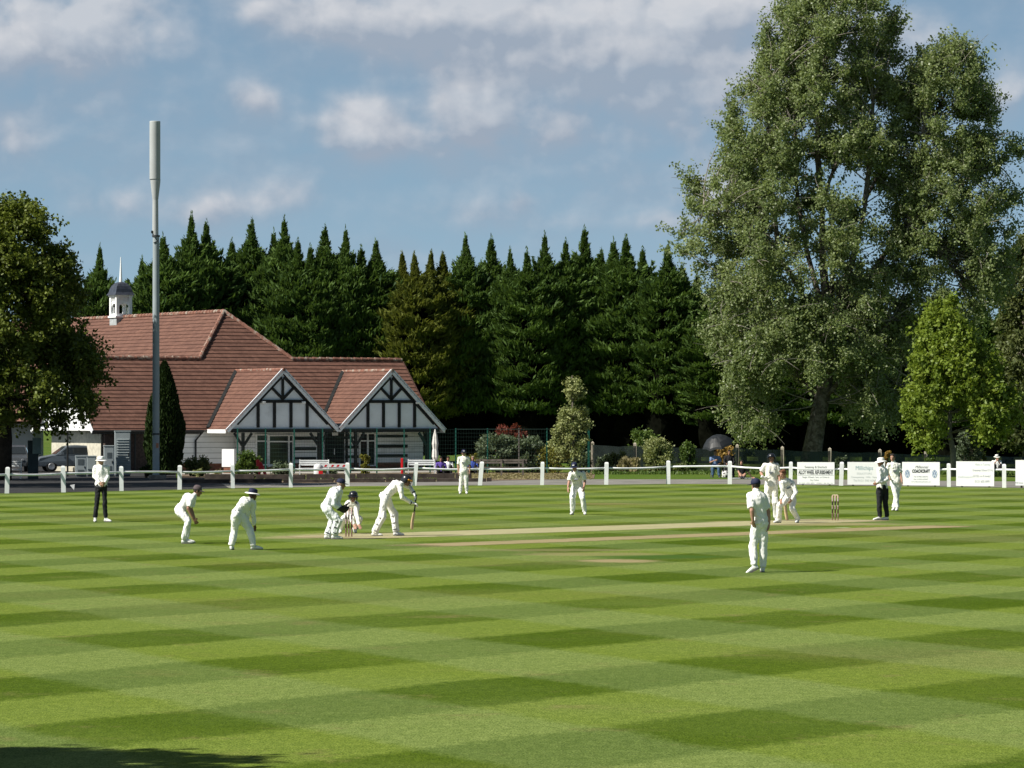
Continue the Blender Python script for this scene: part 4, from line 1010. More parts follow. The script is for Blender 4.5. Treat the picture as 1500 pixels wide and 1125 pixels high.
CON = [(143,360,'con','slender conifer spire standing alone just left of the pavilion cupola'),
 (208,378,'con','dark conifer rising just right of the cupola, partly behind the mast'),
 (243,344,'con','conifer with a ragged spire immediately right of the phone mast'),
 (279,313,'con','tallest conifer spire above the apex of the big tiled roof'),
 (302,324,'con','conifer spire close to the right of the tallest one above the roof apex'),
 (335,352,'con','lower conifer between two taller spires above the right slope of the hall roof'),
 (366,322,'con','narrow conifer spire above the hip end of the hall roof'),
 (396,338,'con','conifer with a bent spire left of the pair above the left gable'),
 (415,319,'con','tall conifer spire directly above the left gable apex'),
 (440,352,'con','low conifer in the dip right of the spire over the left gable'),
 (457,360,'con','short conifer above the space between the two gables, left one'),
 (480,332,'con','tall conifer spire above the space between the two gables'),
 (506,334,'con','conifer spire paired with its left neighbour between the gables'),
 (528,362,'con','lower bushy conifer left of the blunt one above the right gable'),
 (552,352,'con','blunt topped conifer just left of the right gable apex'),
 (590,371,'gold','golden green conifer nearest the pavilion, leftmost of the yellowish group'),
 (612,371,'gold','golden green conifer second from the pavilion with a fine feathery top'),
 (632,369,'gold','golden green conifer third from the pavilion behind the gable end'),
 (650,371,'gold','golden green conifer at the right end of the yellowish group'),
 (687,344,'con','slim dark conifer spire first right of the yellowish group'),
 (716,347,'con','dark conifer with a leaning spire second right of the yellowish group'),
 (748,365,'con','dark conifer with a blunt double top third right of the yellowish group'),
 (776,366,'con','lower dark conifer left of the spire that stands over the variegated tree'),
 (801,342,'con','dark conifer spire slightly left above the variegated small tree'),
 (830,352,'con','conifer spire just left of the highest spire in the middle of the row'),
 (851,334,'con','highest conifer spire in the middle of the row right of the variegated tree'),
 (876,366,'con','lower conifer right of the highest spire in the middle of the row'),
 (896,351,'con','forked conifer spire above the concrete post at the netting fence start'),
 (919,347,'con','pointed conifer spire above the bushes behind the netting fence'),
 (938,364,'con','broad conifer with short spire left of the gap of sky near the poplar'),
 (976,357,'con','conifer spire standing clear with sky either side left of the poplar'),
 (997,388,'con','short conifer spire closest to the left edge of the big poplar'),
 (1022,402,'con','conifer half hidden by the hanging left branches of the big poplar'),
 (1055,420,'con','dark conifer behind the poplar above the black umbrella'),
 (1090,425,'con','dark conifer behind the poplar above the woman on the blanket'),
 (1125,420,'con','dark conifer behind the poplar above the batsman in the helmet'),
 (1160,430,'con','dark conifer behind the poplar just left of its leaning trunk'),
 (1200,425,'con','dark conifer directly behind the trunk of the big poplar'),
 (1240,435,'con','dark conifer behind the poplar above the faded teal board'),
 (1280,425,'con','dark conifer behind the poplar above the umpire in dark trousers'),
 (1320,440,'con','dark conifer filling the gap between poplar and lime green tree'),
 (1360,440,'con','dark conifer behind the left half of the lime green tree'),
 (1400,445,'con','dark conifer behind the trunk of the lime green tree'),
 (1440,440,'con','dark conifer behind the right half of the lime green tree'),
 (1480,430,'con','dark conifer behind the olive tree at the right edge')]
gi = 0
for i,(px,yt,kd,lb) in enumerate(CON):
    d = 246+random.uniform(-2.5,2.5) if px < 1000 else 244+random.uniform(-2,2)
    if kd == 'gold': d -= 2.0; var = gi % 2; gi += 1
    else: var = i % 5
    conifer(px, yt, d, kd, var, lb, girth=random.uniform(.92,1.25) if px > 150 else .8)
# a rear rank closes the hedge below the spires
for i, px in enumerate(list(range(225, 1880, 52))+list(range(-300, -40, 52))):
    conifer(px+random.uniform(-8,8), (428 if px < 1000 else 470)+random.uniform(-22,20), 252, 'con', (i*3+1) % 5, 'dark conifer of the rear rank, hidden between the front trees of the hedge', 'conifers in the rear rank', girth=1.35)
for k in list(con_protos):
    for o in con_protos[k]: bpy.data.objects.remove(o)

# ---- broadleaf trees
def twig_clumps(cents, ntw, lw, per, L, W, up, spread=.11, jit=.8, flat=.0, seed=1):
    """every clump centre throws out leafy twigs; up>0 lifts them, up<0 lets them hang"""
    r = np.random.default_rng(seed); Cs = []; Ds = []
    for (c, u) in cents:
        for q in range(ntw):
            d = r.normal(size=3); d[2] += u if u is not None else up; d /= np.linalg.norm(d)
            ln = lw*(.5+.9*r.random()); n = int(per*(.7+.6*r.random())); t = r.random(n)
            p = c+np.outer(t*ln, d); p[:,2] -= (.25*ln)*t**2*(1.0 if (u or 0) < .5 else .1)
            p += r.normal(size=(n,3))*spread
            Cs.append(p); Ds.append(np.broadcast_to(d,(n,3))*.5+r.normal(size=(n,3))*jit+np.array([0,0,-.35]))
    C = np.concatenate(Cs); D = np.concatenate(Ds); n = len(C)
    return leaf_quads(C, D, L*(.7+.6*r.random(n)), W*(.7+.6*r.random(n)), flat)
def lerp_tab(tab, y, k):
    for a, b in zip(tab, tab[1:]):
        if a[0] <= y <= b[0]: t = (y-a[0])/(b[0]-a[0]); return a[k]+(b[k]-a[k])*t
    return tab[0][k] if y < tab[0][0] else tab[-1][k]
def limb(mb, a, b, r0, r1, bend=.12, n=5, up=.4):
    a = Vector(a); b = Vector(b); L = (b-a).length; off = Vector((random.uniform(-1,1),random.uniform(-1,1),up))*L*bend
    pts = [a+(b-a)*t+off*(4*t*(1-t)*.5) for t in [i/n for i in range(n+1)]]
    mb.tube(pts, [r0+(r1-r0)*t for t in [i/n for i in range(n+1)]], 6); return pts

# the big poplar
d = 215.0; kk = d/F; root = empty('poplar_tree', (gx(1190,d),d,0), 'huge grey green poplar with a leaning rough trunk towering over the right side', 'tree')
o_ = (gx(1190,d),d,0)
MAIN = [(-22,1178,1300),(10,1130,1322),(40,1102,1331),(80,1091,1335),(120,1078,1331),(170,1052,1336),(220,1043,1340),(280,1037,1340),(340,1018,1345),(400,1022,1345),(450,1036,1338),(500,1044,1340),(550,1050,1340),(600,1060,1325),(636,1085,1300)]
RIGHT = [(58,1388,1402),(85,1362,1435),(104,1318,1450),(150,1302,1465),(200,1296,1466),(250,1305,1455),(300,1300,1488),(350,1300,1490),(400,1300,1480),(440,1300,1450),(480,1300,1400)]
cents = []
def fill(tab, n, dep, y0, y1, rmin=.30):
    k = 0
    while k < n:
        y = random.uniform(y0, y1); l, r_ = lerp_tab(tab,y,1)+(14 if y < 250 else 3), lerp_tab(tab,y,2)-(14 if y < 250 else 3)
        if r_ < l: l = r_ = (l+r_)/2
        if random.random() > (r_-l+30)/300: continue
        th = random.uniform(0,6.283); rho = rmin+(1-rmin)*math.sqrt(random.random())
        px = (l+r_)/2+(r_-l)/2*rho*math.cos(th); dy = dep*(r_-l)/2*kk*rho*math.sin(th)
        z = CH+(HZ-y)*kk; c = np.array([gx(px,d), d+dy, z])
        u = 1.3 if y < 200 else (.5 if y < 380 else (-.5 if y < 520 else -1.3))
        cents.append((c, u)); k += 1
fill(MAIN, 640, .8, -14, 620); fill(RIGHT, 265, .9, 66, 475)
for (px,y) in [(1008,262),(1020,280),(1012,300),(1030,300),(1000,345),(1012,360),(998,372),(1485,215),(1470,235),(1492,225),(1455,250),(1478,300),(1490,290)]:
    cents.append((np.array([gx(px,d), d+random.uniform(-1.5,1.5), CH+(HZ-y)*kk]), .5))
GAPS = [(1291,178,16),(1252,262,14),(1296,330,12),(1225,255,8),(1376,335,10),(1310,420,12),(1395,190,8),(1278,300,10)]
cents = [(c,u) for c,u in cents if not (abs(CX+c[0]*F/d-1192) < 62 and HZ-(c[2]-CH)/kk > 545) and not any(math.hypot(CX+c[0]*F/d-gx_,HZ-(c[2]-CH)/kk-gy_) < gr+8 for gx_,gy_,gr in GAPS)]
V = twig_clumps(cents, 12, 1.15, 38, .16, .12, 0, .13, .9, seed=5)
M = V.mean(axis=1); keep = np.ones(len(M), bool); pu = CX+M[:,0]*F/M[:,1]; pv = HZ-(M[:,2]-CH)*F/M[:,1]
cr = leaf_mesh('crown', V-np.array(o_), LM['pop'], root)
mb = MB()
def TP(px,y,dy=0): return Vector((gx(px,d), d+dy, CH+(HZ-y)*kk))
tr = [(1187,688),(1190,660),(1196,625),(1203,590),(1212,540),(1216,480)]
pts = [TP(*p) for p in tr]; pts[0].z = -.1
mb.tube(pts, [.72,.56,.50,.46,.42,.38], 14)
forks = [(1216,480),(1212,540),(1203,590)]
limbs = [((1216,480),(1205,300),.0,.30),((1205,300),(1215,60),.6,.2),((1216,480),(1265,300),-1.2,.26),((1265,300),(1275,90),-1,.16),((1212,540),(1140,380),-2.0,.24),((1140,380),(1120,130),-1.4,.14),((1212,540),(1330,330),1.4,.24),((1330,330),(1400,110),1.0,.13),((1216,480),(1170,250),2.2,.2),((1170,250),(1165,50),1.8,.12),
         ((1203,590),(1110,470),1.6,.16),((1203,590),(1300,470),-1.8,.16),((1330,330),(1455,240),-.8,.12),((1216,480),(1240,330),3.,.18),((1140,380),(1030,300),-.5,.1),((1265,300),(1330,140),.8,.1),((1330,330),(1420,420),1.2,.1),((1300,470),(1335,570),-1.4,.09),((1330,330),(1350,180),-1.,.1),((1110,470),(1080,590),1.2,.08),((1140,380),(1060,470),.4,.1),((1205,300),(1260,180),1.,.12)]
nodes = []
for a, b_, dy, r0 in limbs:
    A = TP(*a, 0 if a in forks else dy*.6); B = TP(*b_, dy)
    ps = limb(mb, A, B, r0, r0*.45, .10, 7); nodes += ps
trunk = mb.build('trunk', M_bark, root, org=o_, smooth=True)
mb = MB()
for c, u in cents:
    C = Vector(c); best = random.choice(sorted(nodes, key=lambda q: (q-C).length+(1.5 if q.z > C.z else 0))[:6])
    limb(mb, best, C+Vector((0,0,.2)), .042, .014, .22, 4, -.4 if u < 0 else .5)
    for q in range(3):
        e = C+Vector((random.gauss(0,.7),random.gauss(0,.7),random.gauss(0,.5)+(u*.5)))
        limb(mb, C, e, .02, .008, .2, 3)
mb.build('branches', M_twig, trunk, org=o_)

def broadleaf(name, label, px, d, base_y, tab, n, dep, lm, L, W, ntw, per, lw, ufun, trunk_r, trunk_pts, bark=M_bark, twig=None, rmin=.35, seed=3, flat=.0, group=None, cat='tree', spread=.12, jit=.9, cutx=None):
    k_ = d/F; root = empty(name, (gx(px,d),d,0), label, cat, group); o = (gx(px,d),d,0); cents = []; tries = 0
    y0, y1 = tab[0][0], tab[-1][0]; mw = max(t[2]-t[1] for t in tab)
    while len(cents) < n and tries < 20000:
        tries += 1; y = random.uniform(y0,y1); l, r_ = lerp_tab(tab,y,1), lerp_tab(tab,y,2)
        if random.random() > (r_-l)/mw+.08: continue
        th = random.uniform(0,6.283); rho = rmin+(1-rmin)*math.sqrt(random.random())
        if name == 'sycamore_tree' and abs((l+r_)/2+(r_-l)/2*rho*math.cos(th)-1396) < 26 and y > 596: continue
        c = np.array([gx((l+r_)/2+(r_-l)/2*rho*math.cos(th),d), d+dep*(r_-l)/2*k_*rho*math.sin(th), CH+(HZ-y)*k_]); cents.append((c, ufun(y)))
    V = twig_clumps(cents, ntw, lw, per, L, W, 0, spread, jit, flat, seed=seed); leaf_mesh('crown', V-np.array(o), lm, root)
    mb = MB(); pts = [Vector((gx(p,d),d,CH+(HZ-y)*k_)) for p,y in trunk_pts]; pts[0].z = -.08
    n_ = len(pts); mb.tube(pts, [trunk_r*(1-.65*i/(n_-1)) for i in range(n_)], 10)
    fine = [pts[i]+(pts[i+1]-pts[i])*t for i in range(1,n_-1) for t in (0,.33,.66)]+[pts[-1]]
    tk = mb.build('trunk', bark, root, org=o, smooth=True); mb = MB()
    for c,u in cents:
        C = Vector(c); best = min(fine, key=lambda q: (q-C).length+(1.2 if q.z > C.z else 0)); limb(mb, best, C, max(.018,trunk_r*.17), .012, .15, 4)
    mb.build('branches', twig or bark, tk, org=o); return root
# dark maple at the left
broadleaf('maple_tree', 'dark spreading maple tree at the left edge overhanging the parked cars', 8, 180, 690,
    [(300,-70,34),(318,-95,74),(350,-110,86),(380,-120,98),(420,-125,108),(460,-128,128),(500,-130,126),(535,-130,150),(560,-130,164),(590,-120,156),(612,-100,100)], 250, .95, LM['map'], .18, .135, 13, 44, .95, lambda y: .3 if y < 420 else -.5, .36, [(6,692),(8,640),(4,560),(2,470),(-4,390),(-8,320)], bark=M_barkd, rmin=.25, seed=8)
# lime green tree right
broadleaf('sycamore_tree', 'bright lime green young tree in front of the dark hedge at the right', 1395, 190, 690,
    [(438,1378,1400),(455,1356,1416),(480,1345,1436),(498,1352,1428),(512,1338,1452),(535,1330,1462),(548,1342,1456),(570,1322,1486),(588,1335,1478),(605,1318,1500),(628,1328,1488),(646,1338,1466)], 118, .9, LM['lime'], .19, .14, 11, 36, .62, lambda y: -.55, .17, [(1397,692),(1396,660),(1391,635),(1392,590),(1396,530),(1390,470)], bark=mat('grey_bark',(0.13,0.125,0.11),.9,.3,6), rmin=.35, seed=21, flat=.35)
# olive tree at the right edge
broadleaf('olive_green_tree', 'olive green tree cut off by the right edge behind the lime green tree', 1500, 228, 690,
    [(345,1490,1516),(380,1472,1530),(420,1462,1545),(470,1455,1552),(520,1450,1556),(570,1448,1555),(620,1455,1550),(655,1470,1540)], 120, .9, LM['oliv'], .22, .16, 13, 30, .85, lambda y: .3, .22, [(1502,682),(1502,620),(1500,520),(1500,400)], seed=31)
# tree out of frame whose shade falls on the near grass, and one shading the far left path
broadleaf('shade_tree', 'broad tree left of the camera whose shadow darkens the near corner of the grass', -1740, 28.7, 700,
    [(-760,-2040,-1500),(-480,-2220,-1240),(0,-2260,-1190),(200,-2220,-1280),(330,-2060,-1420)], 60, .9, LM['map'], .22, .16, 12, 26, .75, lambda y: .0, .22, [(-1745,1180),(-1740,700),(-1730,200),(-1720,-300)], bark=M_barkd, seed=41)
broadleaf('offframe_shade_tree', 'big leafy tree beyond the left edge shading the path by the parked cars', -293, 161, 700,
    [(-60,-360,-220),(40,-460,-130),(180,-500,-92),(320,-500,-90),(440,-440,-130)], 170, .95, LM['map'], .3, .22, 12, 28, 1.0, lambda y: .1, .4, [(-293,715),(-293,600),(-290,400),(-293,100)], bark=M_barkd, seed=51)

# columnar cypress in front of the pavilion
def cypress():
    d = 190.0; k_ = d/F; px = 241; root = empty('cypress_tree', (gx(px,d),d,0), 'dark pointed columnar cypress in front of the pavilion beside the mast', 'conifer'); H = CH+(HZ-529)*k_
    r = np.random.default_rng(77); n = 15000; h = .15+(H-.2)*r.random(n)**.9; e = .93*np.clip((H-h)/(H*.55),0,1)**.72*np.clip(.72+h/H*1.1,0,1); az = r.random(n)*6.283; q = e*(.80+.26*r.random(n))*(1+.07*np.sin(az*5+h*3))
    C = np.stack([q*np.cos(az), q*np.sin(az), h],1); D = np.stack([np.cos(az)*.3,np.sin(az)*.3,np.ones(n)],1)+r.normal(size=(n,3))*.25
    leaf_mesh('crown', leaf_quads(C, D, .17+.12*r.random(n), .055+.03*r.random(n)), LM['cyp'], root)
    mb = MB(); m_ = 12; rings = []
    for hh in (.1,.6,1.5,2.8,4,H*.85,H*.96): e_ = .93*min(1,max(0,(H-hh)/(H*.55)))**.72*min(1,.72+hh/H*1.1)*.78; rings.append((e_,hh))
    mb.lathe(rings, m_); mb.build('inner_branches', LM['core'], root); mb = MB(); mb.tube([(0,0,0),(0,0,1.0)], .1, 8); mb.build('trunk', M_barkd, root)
cypress()
# variegated small tree
broadleaf('variegated_tree', 'small pale variegated tree with a pointed top by the green fence', 840, 199, 690,
    [(543,838,841),(560,834,846),(580,830,852),(605,822,858),(630,815,864),(650,812,866),(668,820,860)], 50, .9, LM['var'], .13, .09, 10, 20, .36, lambda y: .35, .08, [(840,692),(840,660),(839,610),(838,550)], rmin=.25, seed=61, spread=.08)

def shrub(name, label, px, d, wpx_, ytop, lm, L, n=3500, base=0.0, group=None, upr=.5, sub=None, shape=.6, dep=1.0, seed=None, cat='shrub', ybase=None):
    k_ = d/F; W = wpx_*k_/2; H = at(px,ytop,d).z; root = empty(name, (gx(px,d),d,0), label, cat, group); r = np.random.default_rng(seed or int(px*7+d))
    nc = max(8, n//70); Cs = []; Ds = []
    for q in range(nc):
        z = base+(H-base)*(r.random()**.8); t = (z-base)/(H-base+1e-6); e = W*math.sqrt(max(.04,1-((t-.42)/.62)**2)) if shape < 1 else W*(1-.15*t)
        th = r.random()*6.283; rho = .45+.5*math.sqrt(r.random()); c = np.array([e*rho*math.cos(th), e*rho*math.sin(th)*dep, z*.94]); m_ = 70
        dr = np.array([math.cos(th)*.6, math.sin(th)*.6, upr]); tt = r.random(m_); ln = min(.35, W*.5)
        Cs.append(c+np.outer(tt*ln,dr)+r.normal(size=(m_,3))*min(.10,W*.2)); Ds.append(dr+r.normal(size=(m_,3))*.6)
    C = np.concatenate(Cs); C[:,2] = np.maximum(C[:,2], .03); D = np.concatenate(Ds); m_ = len(C)
    leaf_mesh('foliage', leaf_quads(C, D, L*(.7+.6*r.random(m_)), L*.62*(.7+.6*r.random(m_)), .15), lm, root)
    mb = MB()
    for q in range(7): th = q*.9; mb.tube([(0.04*math.cos(th),0.04*math.sin(th),-.03),(W*.3*math.cos(th),W*.3*math.sin(th),H*.4),(W*.55*math.cos(th),W*.55*math.sin(th),H*.75)], [.03,.02,.008], 5)
    mb.build('stems', M_barkd, root); return root
shrub('grey_green_shrub','large grey green shrub under the copper bush, left half of the mass',728,203.5,58,639,LM['gry'],.16,6500)
shrub('grey_green_shrub','large grey green shrub under the copper bush, right half of the mass',772,203.5,54,644,LM['gry'],.16,5500)
shrub('copper_shrub','copper red leaved shrub rising above the grey green bush',748,206,46,626,LM['red'],.17,3200,base=1.2)
shrub('yellow_shrub','yellow green bush beside the foot of the variegated tree',806,203,32,656,LM['yel'],.13,2600)
shrub('green_shrub','dull green bush between the two green gate posts',852,203.5,30,662,LM['gry'],.14,2300)
shrub('low_shrub','small low yellowish plant behind the left end of the wooden bench',694,203,16,664,LM['yel'],.12,900)
shrub('round_shrub','round glossy green bush left of the leaning red stand',361.5,190,30,667,LM['grn'],.15,2800)
shrub('olive_shrub','straggly olive shrub on the bed below the drainpipe',289,191,30,673,LM['oliv'],.14,2000)
shrub('pale_flower','pale flowering plant on the bed at the drainpipe foot',289,189,13,689,LM['var'],.1,500)
shrub('pale_flower','pale pinkish plant in front of the white notice box',322,189,14,690,LM['dry'],.1,500)
shrub('low_shrub','low grey green bush between the leaning red stand and the drum',413,190,26,681,LM['gry'],.12,1400)
shrub('low_shrub','low green plant behind the red patched drum',480,189.5,20,682,LM['gry'],.12,900)
shrub('upright_shrub','upright yellow green shrub growing before the glazed door',534.5,190,11,667,LM['yel'],.11,1500,shape=2)
shrub('green_shrub','leafy green shrub just behind the netting fence left of the oval bush',940,207,42,633,LM['grn'],.16,3600)
shrub('small_shrub','small pale green shrub in front of the netting fence by the first bay',905,200,24,663,LM['oliv'],.13,1600)
shrub('oval_shrub','cream and green variegated oval bush in front of the netting fence',963,200,34,644.5,LM['var'],.13,5200,shape=.6)
shrub('columnar_shrub','narrow bright green columnar bush against the netting fence',1008,200,19,648,LM['grn'],.13,3000,shape=2)
shrub('low_shrub','low green bush at the foot of the narrow columnar bush',992,199,26,683,LM['oliv'],.12,900)
shrub('ornamental_grass','tuft of dry pale grass left of the oval variegated bush',922,199,26,681,LM['dry'],.22,900,upr=1.6)
shrub('green_shrub','dark leafy bush near the slanted brace of the first concrete post',886,201,20,670,LM['gry'],.14,1200)
shrub('amber_shrub','amber leaved shrub behind the pair under the black umbrella',1060,201,22,655,LM['amb'],.16,1500,base=.5)
shrub('trailing_shrub','pale green bush at the foot of the lime green tree trunk',1418,194,32,635,LM['gry'],.15,2800)
shrub('trailing_shrub','smaller pale bush right of the lime green tree trunk foot',1434,196,16,655,LM['oliv'],.14,900)
shrub('amber_shrub','golden bush between the umpire and the bowler',1298,205,14,661,LM['amb'],.14,1000)
shrub('small_shrub','small green bush above the board with two round badges',1362,204,14,671,LM['grn'],.13,700)
shrub('low_shrub','small grey bush between the wheel board and the teal board',1232,201,14,668,LM['gry'],.13,800)
shrub('low_shrub','thin low shrub at the foot of the mast on the shaded bed',214,186,14,683,LM['cyp'],.12,700)
# fallen leaves and litter on the bed, rough grass along the netting fence
def litter(name, px0, px1, d0, d1, n, lm, L, z, up):
    r = np.random.default_rng(int(px0)); dd = d0+(d1-d0)*r.random(n); x = ((px0+(px1-px0)*r.random(n))-CX)*dd/F
    C = np.stack([x, dd, z*(.3+r.random(n))],1); D = r.normal(size=(n,3)); D[:,2] = np.abs(D[:,2])*up
    tag(leaf_mesh(name, leaf_quads(C, D, L*(.6+.8*r.random(n)), L*.4*(.6+.8*r.random(n))), lm), kind='stuff')
litter('bed_plants', 300, 640, 177, 190, 3200, LM['oliv'], .13, .10, 1.0)
litter('leaf_litter', 590, 868, 181, 198, 5200, LM['dry'], .13, .06, .4)
litter('verge_grass', 868, 1110, 197, 203, 3500, LM['grn'], .20, .10, 2.5)
litter('verge_grass', 1150, 1560, 194, 202, 3500, LM['grn'], .20, .10, 2.5)
# ================================================================== people
def skin_mat(name, c):
    return mat(name, c, .55, .08, 14, spec=.3)
M_skin = skin_mat('skin_fair', (0.42,0.235,0.165)); M_skin2 = skin_mat('skin_tanned', (0.30,0.16,0.105)); M_eye = mat('eye_dark', (0.03,0.02,0.018), .3); M_lip = mat('lip', (0.34,0.13,0.11), .5)
M_whites = mat('cricket_whites', (0.85,0.845,0.81), .85, .04, 3, spec=.1, bump=.25, bscale=25, dirt=(0.68,0.66,0.55), dscale=3, dth=(.58,.74))
M_cream = mat('cricket_cream', (0.80,0.79,0.72), .85, .05, 3, spec=.1, bump=.25, bscale=25)
M_cool = mat('cricket_cool_white', (0.82,0.84,0.83), .85, .04, 3, spec=.1, bump=.25, bscale=25)
M_blk = mat('black_trousers', (0.012,0.013,0.016), .8, .2, 4); M_navy = mat('navy_cloth', (0.014,0.018,0.05), .75, .15, 6); M_grey = mat('grey_maroon_cloth', (0.11,0.085,0.09), .8, .2, 6)
M_shoe = mat('white_shoe', (0.72,0.72,0.70), .5, .06, 8, dirt=(0.45,0.42,0.35), dscale=12); M_sole = mat('shoe_sole', (0.10,0.09,0.085), .8); M_dshoe = mat('dark_shoe', (0.03,0.035,0.05), .5)
M_pad = mat('pad_white', (0.74,0.75,0.73), .6, .04, 6, dirt=(0.55,0.52,0.46), dscale=7); M_strap = mat('dark_strap', (0.03,0.03,0.035), .7); M_gstrap = mat('grey_strap', (0.22,0.22,0.24), .7)
M_hairb = mat('auburn_hair', (0.14,0.06,0.03), .6, .3, 30); M_haird = mat('dark_hair', (0.025,0.018,0.014), .6, .3, 30); M_hairg = mat('fair_hair', (0.30,0.24,0.18), .6, .3, 30)
M_helm = mat('helmet_shell', (0.014,0.015,0.02), .3, .1, spec=.5); M_grill = mat('helmet_bar', (0.03,0.03,0.035), .4, metal=.5); M_orange = mat('orange_mark', (0.75,0.36,0.04), .5)
M_glove = mat('glove_black', (0.015,0.016,0.018), .6); M_glovew = mat('glove_white', (0.74,0.75,0.74), .6, .05, 9)
M_bluecl = mat('blue_towel', (0.06,0.16,0.42), .85); M_shirtb = mat('blue_shirt', (0.13,0.19,0.33), .85, .1); M_jean = mat('jeans', (0.06,0.11,0.19), .9, .15); M_dark = mat('dark_clothes', (0.012,0.012,0.014), .85, .2)
M_purple = mat('purple_cloth', (0.10,0.06,0.30), .8); M_logo = mat('grey_emblem', (0.20,0.21,0.24), .7)
UP = Vector((0,0,1))
BONES = [('SA','EA'),('EA','WA'),('SB','EB'),('EB','WB'),('HA','KA'),('KA','AA'),('HB','KB'),('KB','AB')]
pcount = 0
def V2(a): return Vector((a[0], a[1], a[2]))

def person(yrow, J, label, face, trousers=None, shirt=None, sleeve='short', hat=None, hatm=None, skin=None, shoes=M_shoe, pads=(), padm=None, gloves=None, hair=M_haird, fwd=None,
           group='cricketers on the field', plant=(True,True), emblem=0, shoulder=False, belt=None, hup=None, curl=.35, extra=None, tro_r=1.0, bulk=1.0, ground=0.0, name='person', cuffs=None, palm=None):
    """J: joint -> (picture x, picture y, metres behind the figure's own plane)"""
    global pcount; pcount += 1
    trousers = trousers or M_whites; shirt = shirt or M_whites; skin = skin or M_skin
    d0 = row(yrow); P = {k: at(v[0], v[1], d0+(v[2] if len(v) > 2 else 0)) for k, v in J.items()}
    dz = 0.0
    for i, s in enumerate('AB'):                 # stand the feet on the turf
        if plant[i]:
            o = P['O'+s]; a = P['A'+s]; o.z = ground+.045; a.z = max(min(a.z, ground+.13), ground+.095)
    face = Vector(face).normalized(); fw = Vector(fwd if fwd else face); fw.z = 0; fw.normalize()
    base = Vector(((P['AA'].x+P['AB'].x)/2, (P['AA'].y+P['AB'].y)/2, 0))
    root = empty(name, base, label, 'person', group)
    hs = (P['HB']-P['HA']).normalized(); ss = (P['SB']-P['SA']).normalized(); PEL, NK, HD = P['P'], P['N'], P['H']
    spine = NK-PEL; sd_ = spine.normalized()
    def trunk_ring(t, wd, dp, back=0.0):
        c = PEL+spine*t; s = (hs*(1-t)+ss*t); s = (s-sd_*s.dot(sd_)).normalized(); f = s.cross(sd_)
        if f.dot(fw+sd_*0) < 0 and abs(fw.dot(sd_)) < .9: f = -f
        return (c-f*back, s*wd*bulk, f*dp*bulk)
    hk = max(0, sd_.dot(fw))                    # how far the figure stoops
    def torso(mb, grow, t0=-.16, neck=True, hem=0):
        rr = []
        for t, w_, d_, bk in [(-.16,.125,.095,0),(-.05,.160,.115,0),(.10,.158,.112,.0),(.28,.142,.102,.01),(.45,.150,.106,.02),(.62,.170,.116,.03),(.78,.182,.116,.03),(.90,.165,.100,.02),(.985,.095,.075,.0)]:
            if t >= t0-.001: rr.append(trunk_ring(t, w_+grow, d_+grow, bk*(.5+1.6*hk)))
        mb.loft(rr, 16)
        for s in 'AB':                           # shoulders and hips join the trunk smoothly
            S = P['S'+s]; c = PEL+spine*.86; mb.capsule(c+(S-c)*.35, .078+grow, S, .062+grow)
    hupv = Vector(hup).normalized() if hup else ((HD-NK).normalized()*.45+UP*.55).normalized()
    hf = (face-hupv*face.dot(hupv)).normalized(); hx = hf.cross(hupv).normalized()
    def hp(x, f, u): return HD+hx*x+hf*f+hupv*u
    # --- body: head, neck, trunk, arms, hands with fingers and legs, one skin
    mb = MB(); torso(mb, -.014)
    mb.capsule(NK-sd_*.05, .060, HD-hupv*.05-hf*.012, .056)
    mb.loft([(hp(0,-.004,u), hx*w_, hf*d_) for u, w_, d_ in [(-.05,.045,.066),(-.03,.060,.080),(.0,.072,.092),(.035,.077,.098),(.07,.071,.093),(.098,.052,.070),(.115,.022,.03)]], 16)
    mb.loft([(hp(0,.012+o,u), hx*w_, hf*d_) for u, w_, d_, o in [(-.118,.018,.022,.045),(-.105,.036,.045,.030),(-.08,.050,.062,.018),(-.045,.061,.073,.008),(0,.066,.078,.004),(.03,.066,.080,.0)]], 16)
    mb.capsule(hp(0,.088,.012), .012, hp(0,.108,-.030), .017); mb.capsule(hp(-.035,.082,.026), .012, hp(.035,.082,.026), .012); mb.capsule(hp(-.022,.083,-.066), .012, hp(.022,.083,-.066), .012)
    for sx in (-1,1):
        mb.capsule(hp(sx*.078,-.008,.020), .013, hp(sx*.076,-.004,-.022), .011, side=hf, k=.6)
    for s in 'AB':
        S, El, Wr = P['S'+s], P['E'+s], P['W'+s]
        mb.capsule(S, .052, El, .040); mb.capsule(El, .042, El+(Wr-El)*.35, .041); mb.capsule(El+(Wr-El)*.35, .041, Wr, .028)
        T = P.get('T'+s) or Wr+(Wr-El).normalized()*.17
        hd = (T-Wr).normalized(); inw = (PEL+spine*.4-Wr); sidev = palm[s] if palm else None
        nrm = Vector(sidev) if sidev else (inw-hd*inw.dot(hd)); nrm = (nrm-hd*nrm.dot(hd)); nrm = nrm.normalized() if nrm.length > 1e-4 else hd.orthogonal().normalized()
        lat = hd.cross(nrm).normalized()
        if lat.dot(fw) > 0: lat = -lat          # the little finger side lies behind, the thumb leads
        mb.loft([(Wr+hd*t, lat*w_, nrm*h_) for t, w_, h_ in [(-.01,.027,.022),(.02,.033,.019),(.06,.043,.017),(.09,.042,.015),(.10,.036,.011)]], 10)
        for q, (off, ln) in enumerate([(-.032,.078),(-.011,.088),(.011,.082),(.032,.064)]):
            b0 = Wr+hd*.088+lat*off; m1 = b0+(hd+lat*off*2.4+nrm*curl*.5).normalized()*ln*.55; m2 = m1+(hd+nrm*curl*1.5).normalized()*ln*.5
            mb.capsule(b0, .0098, m1, .0092, 8); mb.capsule(m1, .0092, m2, .0078, 8)
